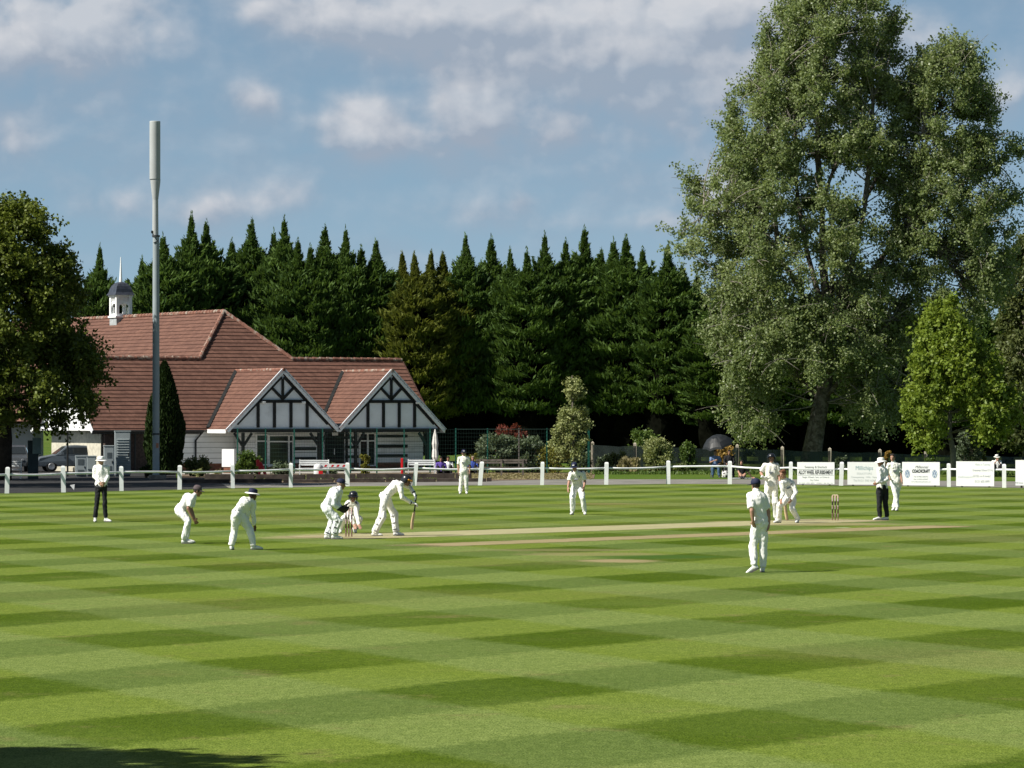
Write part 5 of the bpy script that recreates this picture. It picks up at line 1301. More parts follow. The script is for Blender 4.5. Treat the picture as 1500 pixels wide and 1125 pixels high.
        b0 = Wr+hd*.03-lat*.03; m1 = b0+(hd*.55-lat*.75+nrm*.3).normalized()*.045; m2 = m1+(hd*.9-lat*.25+nrm*.3).normalized()*.034
        mb.capsule(b0, .0135, m1, .0115, 8); mb.capsule(m1, .0115, m2, .009, 8)
        H_, K, A = P['H'+s], P['K'+s], P['A'+s]
        lk = min(1, tro_r*.94); mb.capsule(H_, .085*bulk*lk, K, .056*lk); mb.capsule(K, .056*lk, K+(A-K)*.35, .054*lk); mb.capsule(K+(A-K)*.35, .054*lk, A, .038)
    def paint(c):
        q = c-HD; x, f, u = q.dot(hx), q.dot(hf), q.dot(hupv)
        if f > .06 and .004 < u < .020 and .018 < abs(x) < .046: return 1
        if f > .06 and -.072 < u < -.060 and abs(x) < .024: return 2
        return 0
    voxel(mb, 'body', [skin, M_eye, M_lip], root, base, .0105 if group == 'cricketers on the field' else .013, 2, paint=paint)
    # --- shirt
    mb = MB(); torso(mb, .014, -.06 if not belt else .02)
    for s in 'AB':
        S, El, Wr = P['S'+s], P['E'+s], P['W'+s]
        mb.capsule(S, .074, S+(El-S)*.55, .069)
        if sleeve == 'short':
            d_ = (El-S); e = S+d_*.80; x = d_.normalized().orthogonal().normalized(); y = d_.normalized().cross(x)
            mb.loft([(S+d_*t, x*r_, y*r_) for t, r_ in ((.1,.072),(.45,.071),(.78,.070),(.84,.069))], 12)
        else:
            mb.capsule(S, .072, El, .057); mb.capsule(El, .058, El+(Wr-El)*.8, .046); mb.capsule(El+(Wr-El)*.8, .047, Wr, .038)
    mb.capsule(NK-sd_*.05, .083, NK+(HD-NK)*.18, .066)
    sh = voxel(mb, 'shirt', shirt, root, base, .015, 2, .028, 7.0, pcount)
    if shoulder:
        mb = MB()
        for s in 'AB':
            S = P['S'+s]; c = NK+(S-NK)*.78; mb.loft([(c+sd_*.045+(S-NK)*t, (S-NK).normalized()*.02+fw*.05, sd_*.035) for t in (-.16,-.08,.0,.08)], 8)
        mb.build('shoulder_patch', M_navy, sh, org=base)
    if emblem:
        mb = MB(); r0 = trunk_ring(.66, .17, .125, .0); f = r0[2].normalized(); s_ = r0[1].normalized()
        for sx, w_, h_, up_ in ((.085,.020,.022,.06),(-.02,.060,.012,-.03),(-.02,.04,.009,-.075))[:emblem]:
            c = r0[0]+f*.142*bulk+s_*sx+sd_*up_; mb.add([c-s_*w_-sd_*h_, c+s_*w_-sd_*h_, c+s_*w_+sd_*h_, c-s_*w_+sd_*h_, c-s_*w_-sd_*h_-f*.05, c+s_*w_-sd_*h_-f*.05, c+s_*w_+sd_*h_-f*.05, c-s_*w_+sd_*h_-f*.05], [(0,1,2,3),(7,6,5,4),(0,4,5,1),(1,5,6,2),(2,6,7,3),(3,7,4,0)])
        mb.build('emblem', M_logo, sh, org=base)
    # --- trousers
    mb = MB(); rr = [trunk_ring(t, w_+.012, d_+.012) for t, w_, d_ in [(-.18,.115,.09),(-.06,.165,.12),(.04,.162,.116),(.14,.150,.110)]]; mb.loft(rr, 16)
    for s in 'AB':
        H_, K, A = P['H'+s], P['K'+s], P['A'+s]; c = PEL-spine*.06
        mb.capsule(c+(H_-c)*.5, .105*bulk*tro_r, H_+(K-H_)*.2, .100*bulk*tro_r); mb.capsule(H_, .102*bulk*tro_r, K, .076*tro_r); d_ = A-K; x = d_.normalized().orthogonal().normalized(); y = d_.normalized().cross(x)
        mb.capsule(K, .075*tro_r, K+d_*.4, .074*tro_r)
        mb.loft([(K+d_*t, x*r_*tro_r, y*r_*tro_r) for t, r_ in ((.05,.072),(.35,.075),(.7,.068),(.92,.066),(.99,.066))], 14)
    tr = voxel(mb, 'trousers', trousers, root, base, .015, 2, .030, 6.0, pcount+40)
    if belt:
        mb = MB(); mb.loft([trunk_ring(t, .174, .130) for t in (.035,.085)], 20); mb.build('belt', belt, tr, org=base)
    # --- shoes
    for i, s in enumerate('AB'):
        A, O = P['A'+s], P['O'+s]; f = (O-A); f.z = 0; L = f.length
        if L < .06: f = Vector(fw)
        f.normalize(); sx = Vector((f.y,-f.x,0))
        if plant[i]: heel = Vector((A.x,A.y,ground))-f*.06; u_ = UP; fz = f
        else:                                    # heel lifted, standing on the toe
            toe = Vector((O.x,O.y,ground+.02)); ax = (toe-A).normalized(); fz = (ax+f*.55-UP*.0).normalized(); u_ = sx.cross(fz).normalized(); u_ = u_ if u_.z > 0 else -u_; heel = A-fz*.06-u_*.10
        ln = .285
        mb = MB(); prof = [(.0,.026,.036),(.03,.037,.047),(.09,.037,.050),(.15,.043,.043),(.21,.048,.034),(.255,.041,.027),(ln,.016,.016)]
        mb.loft([(heel+fz*t+u_*(h+.012), sx*w_, u_*h) for t, w_, h in prof], 12); mb.capsule(heel+fz*.06+u_*.06, .044, A+(P['K'+s]-A).normalized()*.02, .045)
        so = voxel(mb, 'shoe', shoes, root, base, .010, 2)
        mb = MB(); n = 12
        ring = [(heel+fz*(ln/2+math.cos(6.283*k/n)*ln*.51)+sx*math.sin(6.283*k/n)*(.044 if math.cos(6.283*k/n) < .2 else .050)) for k in range(n)]
        mb.add([p+u_*.001 for p in ring]+[p+u_*.022 for p in ring], [tuple(range(n-1,-1,-1)),tuple(range(n,2*n))]+[(k,(k+1)%n,(k+1)%n+n,k+n) for k in range(n)])
        mb.build('sole', M_sole, so, org=base)
    # --- leg pads
    for s in pads:
        K, A, H_ = P['K'+s], P['A'+s], P['H'+s]; shin = (A-K).normalized(); thigh = (H_-K).normalized()
        f = (fw-shin*fw.dot(shin)).normalized(); x = f.cross(shin).normalized(); mb = MB()
        top = K+thigh*.16+f*.05
        pts = [(top, .085, .050), (K+thigh*.07+f*.062, .100, .056), (K+f*.070, .102, .062), (K+shin*.10+f*.058, .095, .055), (K+(A-K)*.5+f*.045, .088, .052), (K+(A-K)*.82+f*.045, .082, .050), (K+(A-K)*.99+f*.055, .078, .050)]
        mb.loft([(c, x*w_, f*h) for c, w_, h in pts], 16)
        pd = voxel(mb, 'leg_pad', padm or M_pad, root, base, .012, 2)
        mb = MB()
        for q in (-.6,-.2,.2,.6):
            mb.tube([c+x*w_*q+f*(h*math.sqrt(1-q*q)*.98) for c, w_, h in pts[1:]], .0075, 6)
        mb.build('cane_ridge', M_pad, pd, org=base)
        mb = MB()
        for t in (.12,.5,.85):
            c = K+(A-K)*t; mb.loft([(c+shin*q+f*.012, x*.094, f*.078) for q in (-.011,.011)], 16)
        mb.build('strap', M_strap if gloves and gloves[1] > 1.3 else M_gstrap, pd, org=base)
    # --- gloves
    if gloves:
        gm, sc_ = gloves
        for s in 'AB':
            Wr, El = P['W'+s], P['E'+s]; T = P.get('T'+s) or Wr+(Wr-El).normalized()*.17; hd = (T-Wr).normalized(); inw = PEL+spine*.4-Wr; nrm = Vector(palm[s]) if palm else (inw-hd*inw.dot(hd)); nrm = (nrm-hd*nrm.dot(hd)).normalized(); lat = hd.cross(nrm).normalized()
            if lat.dot(fw) > 0: lat = -lat
            mb = MB(); k = sc_
            mb.loft([(Wr+hd*t, lat*w_*k, nrm*h_*k) for t, w_, h_ in [(-.075,.042,.036),(-.03,.044,.036),(.0,.038,.030),(.04,.046,.028),(.09,.050,.026),(.11,.040,.022)]], 12)
            for off, ln in [(-.036,.082),(-.012,.092),(.012,.088),(.036,.070)]:
                b0 = Wr+hd*.09+lat*off*k; m1 = b0+(hd+lat*off*2.2+nrm*curl*.6).normalized()*ln*.55*k; m2 = m1+(hd+nrm*curl*2).normalized()*ln*.5*k
                mb.capsule(b0, .0165*k, m1, .0155*k, 8); mb.capsule(m1, .0155*k, m2, .0135*k, 8)
            b0 = Wr+hd*.03-lat*.035*k; mb.capsule(b0, .018*k, b0+(hd*.6-lat*.7+nrm*.2).normalized()*.075*k, .0155*k, 8)
            gl = voxel(mb, 'glove', gm, root, base, .009, 1)
            if cuffs: mb = MB(); mb.loft([(Wr-hd*t, lat*.046*k, nrm*.040*k) for t in (.025,.055)], 12); mb.build('cuff_strap', cuffs, gl, org=base)
    # --- hair and headgear
    if hat != 'helmet' and hair:
        mb = MB(); mb.loft([(hp(0,-.014,u), hx*w_, hf*d_) for u, w_, d_ in [(-.035,.066,.070),(.0,.080,.092),(.045,.083,.100),(.085,.076,.097),(.112,.054,.072),(.128,.02,.03)]], 16)
        if hat is None: mb.capsule(hp(-.04,.068,.085), .025, hp(.045,.066,.088), .026)
        hv = [v for v in mb.v]
        ha = voxel(mb, 'hair', hair, root, base, .010, 1, .006, 30, 3)
    def lathe_h(mb, prof, c=(0,0,0), sx=1, sy=1, n=22, tilt=0.0):
        u2 = (hupv-hf*tilt).normalized(); f2 = (hf+hupv*tilt).normalized(); mb.lathe(prof, n, o=hp(*c), fx=hx, fy=f2, fz=u2, sx=sx, sy=sy)
    if hat == 'cap':
        mb = MB(); lathe_h(mb, [(.089,.030),(.091,.055),(.090,.080),(.078,.115),(.055,.138),(.025,.147),(.008,.150)], (0,-.012,0), 1.0, 1.17); ca = mb.build('cap', hatm or M_navy, root, org=base, smooth=True)
        mb = MB(); n = 9; vs = []
        for r_ in (.088, .130, .172):
            for k in range(n):
                a = R(-62+124*k/(n-1)); q = r_ if r_ < .1 else r_*(.80+.2*math.cos(a)); vs.append(hp(q*math.sin(a), q*math.cos(a)*1.05+.004, .040-.10*(r_-.088)-.010*(abs(a))**2))
        m_ = len(vs); vs += [v+hupv*.007 for v in vs]; fs = []
        for i in range(2):
            for k in range(n-1): q = (i*n+k,i*n+k+1,(i+1)*n+k+1,(i+1)*n+k); fs += [q[::-1], tuple(z+m_ for z in q)]
        fs += [(2*n+k,2*n+k+1,2*n+k+1+m_,2*n+k+m_) for k in range(n-1)]
        mb.add(vs, fs); mb.build('peak', hatm or M_navy, ca, org=base)
        mb = MB(); mb.capsule(hp(-.02,.092,.085), .014, hp(.02,.092,.085), .014); mb.build('badge', M_whites, ca, org=base)
    elif hat == 'sunhat':
        hm = hatm or M_whites
        mb = MB(); lathe_h(mb, [(.098,.035),(.097,.075),(.090,.12),(.078,.138),(.045,.148),(.01,.149)], (0,-.008,0), 1.0, 1.12); ca = mb.build('hat_crown', hm, root, org=base, smooth=True)
        mb = MB(); lathe_h(mb, [(.094,.046),(.135,.040),(.172,.024),(.176,.018),(.174,.014),(.135,.031),(.094,.037)], (0,-.006,0), 1.0, 1.1, caps_off) if False else None
        mb = MB(); u2 = hupv; vs = []; n = 26; prof = [(.094,.047),(.135,.041),(.170,.022),(.173,.016),(.135,.033),(.094,.038)]
        for r_, u_ in prof:
            for k in range(n): a = 6.283*k/n; vs.append(hp(r_*math.cos(a), r_*1.1*math.sin(a)-.006, u_+.012*math.sin(2*a+1)*(r_-.09)/.08))
        m_ = len(prof); mb.add(vs, [(i*n+k,i*n+(k+1)%n,((i+1)%m_)*n+(k+1)%n,((i+1)%m_)*n+k) for i in range(m_) for k in range(n)]); mb.build('brim', extra.get('brim', hm) if extra else hm, ca, org=base, smooth=True)
        mb = MB(); lathe_h(mb, [(.1005,.040),(.1005,.062)], (0,-.008,0), 1.0, 1.12); mb.build('hat_band', (extra or {}).get('band', M_navy), ca, org=base)
    elif hat == 'helmet':
        hm = hatm or M_helm
        mb = MB(); lathe_h(mb, [(.105,-.055),(.112,-.01),(.115,.04),(.108,.085),(.088,.122),(.058,.143),(.02,.150)], (0,-.020,0), .98, 1.16); ca = mb.build('helmet', hm, root, org=base, smooth=True)
        # open the face side by hiding it behind the grille: cut faces in front below the brow
        me = ca.data; import bmesh; bm = bmesh.new(); bm.from_mesh(me)
        kill = [f_ for f_ in bm.faces if ((f_.calc_center_median()+base-HD).dot(hf) > .045 and (f_.calc_center_median()+base-HD).dot(hupv) < .035) or (f_.calc_center_median()+base-HD).dot(hupv) < -.05]
        bmesh.ops.delete(bm, geom=kill, context='FACES'); bm.to_mesh(me); bm.free()
        so = ca.modifiers.new('thick', 'SOLIDIFY'); so.thickness = .008
        mb = MB(); n = 9; vs = []
        for r_ in (.108, .150, .180):
            for k in range(n):
                a = R(-70+140*k/(n-1)); q = r_ if r_ < .12 else r_*(.80+.2*math.cos(a)); vs.append(hp(q*math.sin(a), q*math.cos(a)*1.08-.006, .046-.12*(r_-.108)))
        m_ = len(vs); vs += [v+hupv*.008 for v in vs]; fs = []
        for i in range(2):
            for k in range(n-1): q = (i*n+k,i*n+k+1,(i+1)*n+k+1,(i+1)*n+k); fs += [q[::-1], tuple(z+m_ for z in q)]
        mb.add(vs, fs); mb.build('peak', hm, ca, org=base)
        mb = MB()
        for u_ in (-.02,-.05,-.08): mb.tube([hp(.115*math.sin(R(a)), .150*math.cos(R(a))-.02, u_) for a in range(-80,81,20)], .005, 6)
        for a in (-80,-28,28,80): mb.tube([hp(.115*math.sin(R(a)), .150*math.cos(R(a))-.02, u_) for u_ in (.03,-.08)], .005, 6)
        mb.build('grille', M_grill, ca, org=base)
        if extra and 'mark' in extra: mb = MB(); mb.capsule(hp(extra['mark']*.05,.152,.045), .018, hp(extra['mark']*.115,.075,.05), .02, 8); mb.build('peak_mark', M_orange, ca, org=base)
    if extra and 'towel' in extra:
        c = P[extra['towel']]+fw*0; mb = MB(); q = trunk_ring(-.02,.17,.13); sgn = 1 if extra['towel'] == 'HB' else -1
        c = q[0]+q[1].normalized()*sgn*.155*1.0-q[2].normalized()*.06; mb.loft([(c+UP*.06,hs*.035,fw*.02),(c-UP*.02,hs*.05,fw*.03),(c-UP*.13+fw*.06,hs*.03,fw*.02)], 8); mb.build('cloth', M_bluecl, tr, org=base)
    return root, P

# left umpire (square leg)
person(764.8, dict(H=(148,675.8),N=(148.4,682),SA=(140,685.2),SB=(156.2,685.2),EA=(138.4,698,.0),EB=(158,698,.0),WA=(145.3,706.6,-.22),WB=(154.2,706.2,-.22),TA=(150,712.6,-.27),TB=(149.6,711.6,-.25),
    P=(148,712),HA=(143.6,714.8),HB=(152.6,714.8),KA=(141.9,737,-.03),KB=(153.6,737,-.02),AA=(139.5,758),AB=(155,757.6),OA=(139.2,763,-.18),OB=(159.5,762,-.08)),
    'umpire in a white sun hat, white shirt and black trousers, hands clasped in front', (.35,-1,-.12), trousers=M_blk, shirt=M_whites, sleeve='long', hat='sunhat', tro_r=.86, fwd=(.1,-1,0))
# first slip in profile
person(796.3, dict(H=(289.2,719.6),N=(284.2,726.2),SA=(280.6,730.4,-.18),SB=(283.6,729.4,.18),EA=(275.6,744.5,-.24),EB=(279.6,744.5,.20),WA=(283.0,759.0,-.20),WB=(284.6,758.6,.12),TA=(288.6,766.2,-.18),TB=(287.0,766,.08),
    P=(263.6,747.0),HA=(264.2,749.6,-.12),HB=(264.4,748.6,.12),KA=(275.2,763.6,-.26),KB=(276,763.4,.28),AA=(269.4,790,-.16),AB=(272.4,788.4,.22),OA=(279.2,794.6,-.16),OB=(282,793,.22)),
    'slip fielder crouching side on in a grey maroon cap and short sleeves', (1,.05,-.05), hat='cap', hatm=M_grey, skin=M_skin2, fwd=(1,.0,0), shoulder=False, hair=M_haird, curl=.25)
# second slip from behind
person(805.8, dict(H=(370.2,725.0,.05),N=(367.0,731.8,.03),SA=(360.8,735.6,-.12),SB=(370.6,736.4,.14),EA=(362.5,752,.12),EB=(370.6,752.4,.2),WA=(362.3,768,.34),WB=(372.2,767.4,.34),TA=(362.3,778.4,.40),TB=(374.2,778,.40),
    P=(347.6,752.4),HA=(346.2,755.0,-.12),HB=(353.4,756.4,.08),KA=(343.8,776.4,.02),KB=(366.4,776.8,.14),AA=(339,799.4,.0),AB=(371.0,800.4,.12),OA=(340.6,803,.16),OB=(381.0,803.8,.16)),
    'slip fielder stooping, back turned, in a navy hat with white brim', (.75,.65,-.05), sleeve='long', hat='sunhat', hatm=M_navy, skin=mat('skin_brown',(0.13,0.065,0.042),.55), fwd=(.85,.5,0), belt=M_strap, extra=dict(brim=M_whites, band=M_navy, towel='HB'), tro_r=1.1)
# wicketkeeper
person(790, dict(H=(499.6,709.6,.05),N=(496.8,716.2,.03),SA=(491.6,722.6,-.17),SB=(497.8,720.8,.19),EA=(489.0,738.6,-.22),EB=(494.8,737,.20),WA=(498.6,745.6,-.12),WB=(500.4,743.6,.12),TA=(506.6,748.6,-.06),TB=(507.6,746.4,.06),
    P=(477.8,742.2),HA=(479.4,745.4,-.12),HB=(478.8,744.6,.12),KA=(494.2,760.6,-.14),KB=(487.6,762.0,.20),AA=(489.0,783.0,-.08),AB=(478.4,784.6,.16),OA=(496.8,788.2,-.08),OB=(485.0,788.2,.16)),
    'wicketkeeper crouching behind the stumps in white leg pads, big black gloves and navy cap', (1,.12,-.1), sleeve='long', hat='cap', pads='AB', gloves=(M_glove,1.5), fwd=(1,.1,0), curl=.5, hair=M_hairg, skin=M_skin2, shirt=M_cool, trousers=M_cool, tro_r=1.08)
# short leg in helmet
person(781.4, dict(H=(517.4,728.0,-.14),N=(516.2,736.0,-.06),SA=(508.8,739.4,-.04),SB=(522.6,739.6,-.04),EA=(512.0,755.4,-.16),EB=(522.4,755.2,-.16),WA=(518.2,767.2,-.36),WB=(525.6,767.6,-.36),TA=(520.8,775.4,-.46),TB=(528.4,774.4,-.46),
    P=(513.6,756.0,.24),HA=(509.2,757.4,.18),HB=(518.8,757.4,.18),KA=(502.4,760.8,-.16),KB=(527.0,760.0,.06),AA=(498.4,776.6,.06),AB=(519.6,776.4,.40),OA=(498.0,781.6,-.10),OB=(520.4,780.2,.24)),
    'close fielder squatting low in a black helmet with both open hands held out', (-.1,-1,-.15), sleeve='long', hat='helmet', emblem=2, shoulder=True, fwd=(.1,-1,0), curl=.1, shirt=M_cream, plant=(True,True))
# batsman
_, PB = person(785.2, dict(H=(595.6,704.6,.0),N=(588.6,708.2),SA=(585.4,710.6,-.16),SB=(590.4,708.8,.20),EA=(589.2,728.4,-.18),EB=(600.4,713.4,.20),WA=(603.4,736.6,-.04),WB=(607.0,723.2,.06),TA=(609.6,737.8,.02),TB=(609.6,729.8,.03),
    P=(564.0,727.4),HA=(563.8,730.2,-.12),HB=(567.6,731.0,.12),KA=(558.8,755.8,-.18),KB=(575.8,753.0,.20),AA=(547.8,780.8,-.14),AB=(579.4,780.0,.14),OA=(553.6,785.4,-.16),OB=(587.6,784.6,.12)),
    'batsman bending forward over his bat in white pads, black helmet with orange mark', (.85,-.30,-.55), sleeve='long', hat='helmet', pads='AB', gloves=(M_glovew,1.12), fwd=(1,-.15,0), curl=.9, extra=dict(mark=1), cuffs=M_strap, hup=(.35,0,.9), palm=dict(A=(.3,.2,-.9),B=(-.3,-.2,-.9)))
# far fielder
person(723.6, dict(H=(679.4,664.0),N=(679.4,668.6),SA=(673.0,671.8),SB=(685.8,671.8),EA=(671.2,681.6,.02),EB=(687.6,681.4,.02),WA=(671.4,690.2,-.05),WB=(688.0,689.2,-.05),
    P=(679.3,690.6),HA=(676.2,692.4),HB=(682.4,692.4),KA=(675.4,706.4,-.03),KB=(683.0,706.6,-.04),AA=(674.2,720),AB=(683.4,720.6),OA=(673.8,722.6,-.2),OB=(683.8,723.4,-.2)),
    'distant fielder standing upright near the boundary rail in cap and short sleeved shirt', (.1,-1,-.05), hat='cap', emblem=3, fwd=(0,-1,0), shirt=M_cream, trousers=M_cream, skin=M_skin)
# mid fielder
person(754.2, dict(H=(841.6,684.2,-.16),N=(844.2,691.2,-.06),SA=(836.6,694.0,-.02),SB=(853.6,693.8,-.02),EA=(833.6,705.6,-.06),EB=(857.0,705.4,-.04),WA=(832.0,713.6,-.20),WB=(855.4,713.0,-.20),TA=(832.0,720,-.24),TB=(854.8,718.8,-.26),
    P=(845.6,712.4,.16),HA=(841.2,715.2,.14),HB=(850.2,715.2,.14),KA=(838.4,730.4,-.10),KB=(853.2,730,-.10),AA=(838.8,749.6,.02),AB=(856.4,750.6,.02),OA=(836,753.6,-.20),OB=(857.2,754,-.20)),
    'fielder leaning forward facing us alone in mid field, navy cap and navy shoulder patches', (-.3,-1,-.15), hat='cap', shoulder=True, emblem=2, fwd=(0,-1,0), shirt=M_cream, skin=M_skin, hair=M_haird, tro_r=1.08)
# foreground fielder
person(838.8, dict(H=(1106.8,711.6,.02),N=(1107.8,720.4),SA=(1099.4,726.6,-.06),SB=(1118.6,728.2,.05),EA=(1101.2,748.0,-.18),EB=(1125.4,748.8,.04),WA=(1103.0,764.0,-.14),WB=(1126.6,766.2,.0),TA=(1104.6,773.6,-.05),TB=(1126,776,-.02),
    P=(1113.6,765.4),HA=(1109.0,769.2,.0),HB=(1118.6,769.4,.03),KA=(1102.6,799.2,.06),KB=(1117.6,800.6,.10),AA=(1104.8,828.4,-.08),AB=(1117.4,832.4,.10),OA=(1094.6,838,-.06),OB=(1116.0,836.4,.32)),
    'nearest fielder walking away from us with his back turned, navy cap and short sleeves', (-.45,.9,-.05), hat='cap', skin=M_skin, fwd=(-.25,1,0), plant=(False,True), hair=M_haird, tro_r=1.05, curl=.45, bulk=.93)
# non-striker
_, PN = person(762.8, dict(H=(1130.0,671.6),N=(1130.4,679.2),SA=(1120.8,682.0),SB=(1138.4,682.0),EA=(1114.6,692.6,.02),EB=(1141.2,698.8,-.02),WA=(1118.4,699.4,-.22),WB=(1143.8,709.0,-.14),TA=(1124.0,702.4,-.20),TB=(1146.2,716.0,-.16),
    P=(1129.6,711.2),HA=(1125.0,713.4),HB=(1134.2,713.4),KA=(1123.2,735.4,-.05),KB=(1135.2,736.0,-.04),AA=(1121.8,757.6),AB=(1136.6,758.0),OA=(1119.4,762.2,-.18),OB=(1138.0,762.4,-.18)),
    'batsman waiting upright with one gloved hand on his hip, leaning on his bat', (.05,-1,-.35), hat='helmet', pads='AB', gloves=(M_glovew,1.1), emblem=3, fwd=(.05,-1,0), curl=.8, shirt=M_cream, trousers=M_cream, bulk=1.06)
# crouching fielder in front of him
person(766.2, dict(H=(1147.0,694.4,-.10),N=(1150.4,703.0,-.04),SA=(1145.6,708.0,-.14),SB=(1159.6,707.4,.02),EA=(1146.8,722.2,-.14),EB=(1166.0,721.0,-.04),WA=(1144.6,729.8,-.32),WB=(1160.4,731.0,-.24),TA=(1143.8,736.6,-.36),TB=(1156.6,736,-.30),
    P=(1157.2,728.4,.16),HA=(1152.6,731.2,.10),HB=(1161.0,731.2,.16),KA=(1141.4,741.0,-.20),KB=(1160.8,746.0,-.10),AA=(1141.8,761.4,-.06),AB=(1168.6,762.0,.12),OA=(1135.6,765.4,-.16),OB=(1165.6,766.2,-.10)),
    'bareheaded fielder with auburn hair half crouching with hands by his thighs', (-.72,-.7,-.05), sleeve='long', hat=None, hair=M_hairb, emblem=2, shoulder=True, fwd=(-.6,-.8,0), shirt=M_whites, tro_r=1.05)
# right umpire
person(762.4, dict(H=(1290.2,677.6),N=(1291.4,684.6),SA=(1287.6,688.0,-.12),SB=(1297.0,689.2,.10),EA=(1289.0,702.0,-.20),EB=(1298.8,703.0,-.10),WA=(1284.6,706.6,-.28),WB=(1289.2,706.4,-.24),TA=(1281.6,708.4,-.22),TB=(1282.4,708.8,-.20),
    P=(1292.4,714.6),HA=(1288.6,717.2,-.06),HB=(1296.2,717.2,.06),KA=(1288.2,739.2,-.08),KB=(1297.4,739.2,.06),AA=(1288.6,758.6,-.06),AB=(1299.0,758.8,.06),OA=(1282.4,762,-.12),OB=(1292.6,762.4,.0)),
    'umpire in white floppy hat and black trousers standing in front of the faded board', (-.85,-.55,-.05), trousers=M_blk, sleeve='long', hat='sunhat', fwd=(-.75,-.65,0), extra=dict(band=M_whites), belt=None, skin=M_skin2, tro_r=1.0)
# bowler walking back
person(748.2, dict(H=(1307.6,670.4),N=(1309.0,678.2),SA=(1302.2,681.2,-.02),SB=(1316.4,681.4,.02),EA=(1299.0,690.6,.05),EB=(1319.2,694.0,-.02),WA=(1301.4,697.6,-.10),WB=(1321.4,704.8,-.10),
    P=(1312.4,705.6),HA=(1308.8,708.0),HB=(1316.0,708.0),KA=(1312.2,726.2,-.06),KB=(1313.6,726.0,.08),AA=(1314.2,744.0,-.10),AB=(1309.8,744.0,.18),OA=(1312.4,747.6,-.34),OB=(1307.4,747.2,.0)),
    'tall bareheaded bowler walking with crossed strides beside the board with two round badges', (-.35,-1,-.08), hat=None, hair=M_haird, emblem=3, shoulder=True, fwd=(-.1,-1,0), shirt=M_cream, skin=M_skin, tro_r=1.05)

# ------------------------------------------------ bats
M_willow = mat('willow', (0.55,0.40,0.24), .5, .12, 5, dirt=(0.62,0.55,0.45), dscale=4); M_grip = mat('bat_grip', (0.03,0.03,0.035), .7)
def bat(top, sh, toe, flat, label):
    """handle top, shoulder, toe; flat = direction the blade's face looks"""
    top, sh, toe = Vector(top), Vector(sh), Vector(toe); ax = (toe-sh).normalized(); f = Vector(flat); f = (f-ax*f.dot(ax)).normalized(); x = f.cross(ax)
    L = (toe-sh).length; o = Vector((toe.x,toe.y,0)); b = empty('cricket_bat', o, label, 'bat', 'cricket bats')
    mb = MB(); mb.tube([top, sh+(top-sh)*.5, sh], [.019,.018,.018], 10); mb.build('handle', M_grip, b, org=o)
    mb = MB(); rr = []
    for t, w_, h in [(-.07,.018,.018),(.02,.050,.019),(.1,.054,.021),(.5,.054,.028),(.8,.054,.031),(.95,.052,.022),(1,.044,.014)]:
        rr.append((sh+ax*L*t-f*(.02*math.sin(t*3.1)), x*w_, f*h))
    mb.loft(rr, 14); mb.build('blade', M_willow, b, org=o, smooth=True)
hA, hB = (PB['TA']+PB['WA'])/2, (PB['TB']+PB['WB'])/2
d = row(785.2)
bat(at(610.0,724.5,d+.03), at(606.8,751.0,d+.0), at(603.4,775.6,d-.05), (.9,-.55,.1), 'cricket bat held almost upright in front of the bending batsman')
d = row(762.8)
tq = at(1153.2,762.0,d-.2); tq.z = .02
bat(at(1145.4,712.0,d-.15), at(1149.6,733.0,d-.17), tq, (.6,-.8,0), 'cricket bat propped on the turf behind the crouching auburn haired fielder')

# ------------------------------------------------ spectators
def chair(px, d, label, m=M_gutter, W=.48):
    o = (gx(px,d),d,0); c = empty('folding_chair', o, label, 'chair'); mb = MB(); mb.box(-W/2,W/2,-.22,.22,.40,.43); mb.build('seat', m, c)
    mb = MB(); mb.box(-W/2,W/2,.22,.25,.5,.85); mb.build('backrest', m, c)
    for sx in (-1,1):
        for y0, y1 in ((-.2,.22),(.2,-.22)): mb = MB(); mb.tube([(sx*W/2,y1,.62 if y0 < 0 else .40),(sx*W/2,y0,.0)], .013, 6); mb.build('leg', m, c)
    return c
def seated(px, yrow, ytop_head, label, shirt, trousers, hatm=None, hat=None, face=(0,-1,0), skin=None, hair=M_haird, arms=0, sleeve='short', zseat=.44, gr='spectators beyond the boundary'):
    d = row(yrow); k = d/F; x = gx(px,d); P = lambda X, Y, Z: (CX+(x+X)*F/(d+Y), HZ-(Z-CH)*F/(d+Y), Y)
    zs = zseat+.08; J = dict(P=P(0,.14,zs),HA=P(-.10,.10,zs-.02),HB=P(.10,.10,zs-.02),KA=P(-.15,-.34,max(zs+.02,.44)),KB=P(.15,-.34,max(zs+.02,.44)),AA=P(-.15,-.36,.10),AB=P(.16,-.34,.10),OA=P(-.17,-.56,.04),OB=P(.19,-.54,.04),
         N=P(0,.17,zs+.52),H=P(0,.11,zs+.70),SA=P(-.19,.17,zs+.46),SB=P(.19,.17,zs+.46))
    if arms == 0: J.update(EA=P(-.25,.10,zs+.2),EB=P(.25,.10,zs+.2),WA=P(-.17,-.14,zs+.12),WB=P(.17,-.14,zs+.12))
    elif arms == 1: J.update(EA=P(-.25,.0,zs+.22),EB=P(.25,.05,zs+.2),WA=P(-.03,-.12,zs+.32),WB=P(.15,-.16,zs+.12))
    else: J.update(EA=P(-.24,-.06,zs+.22),EB=P(.24,-.06,zs+.22),WA=P(-.06,-.12,zs+.50),WB=P(.06,-.12,zs+.50))
    return person(yrow, J, label, face, shirt=shirt, trousers=trousers, hat=hat, hatm=hatm, skin=skin, hair=hair, sleeve=sleeve, shoes=M_dshoe, group=gr, fwd=(0,-1,0))
seated(1048,699.4,655,'man in a blue shirt and jeans sitting under the black umbrella',M_shirtb,M_jean,arms=1,skin=M_skin2)
chair(1048,row(699.4)+.16,'dark folding chair under the man in the blue shirt')
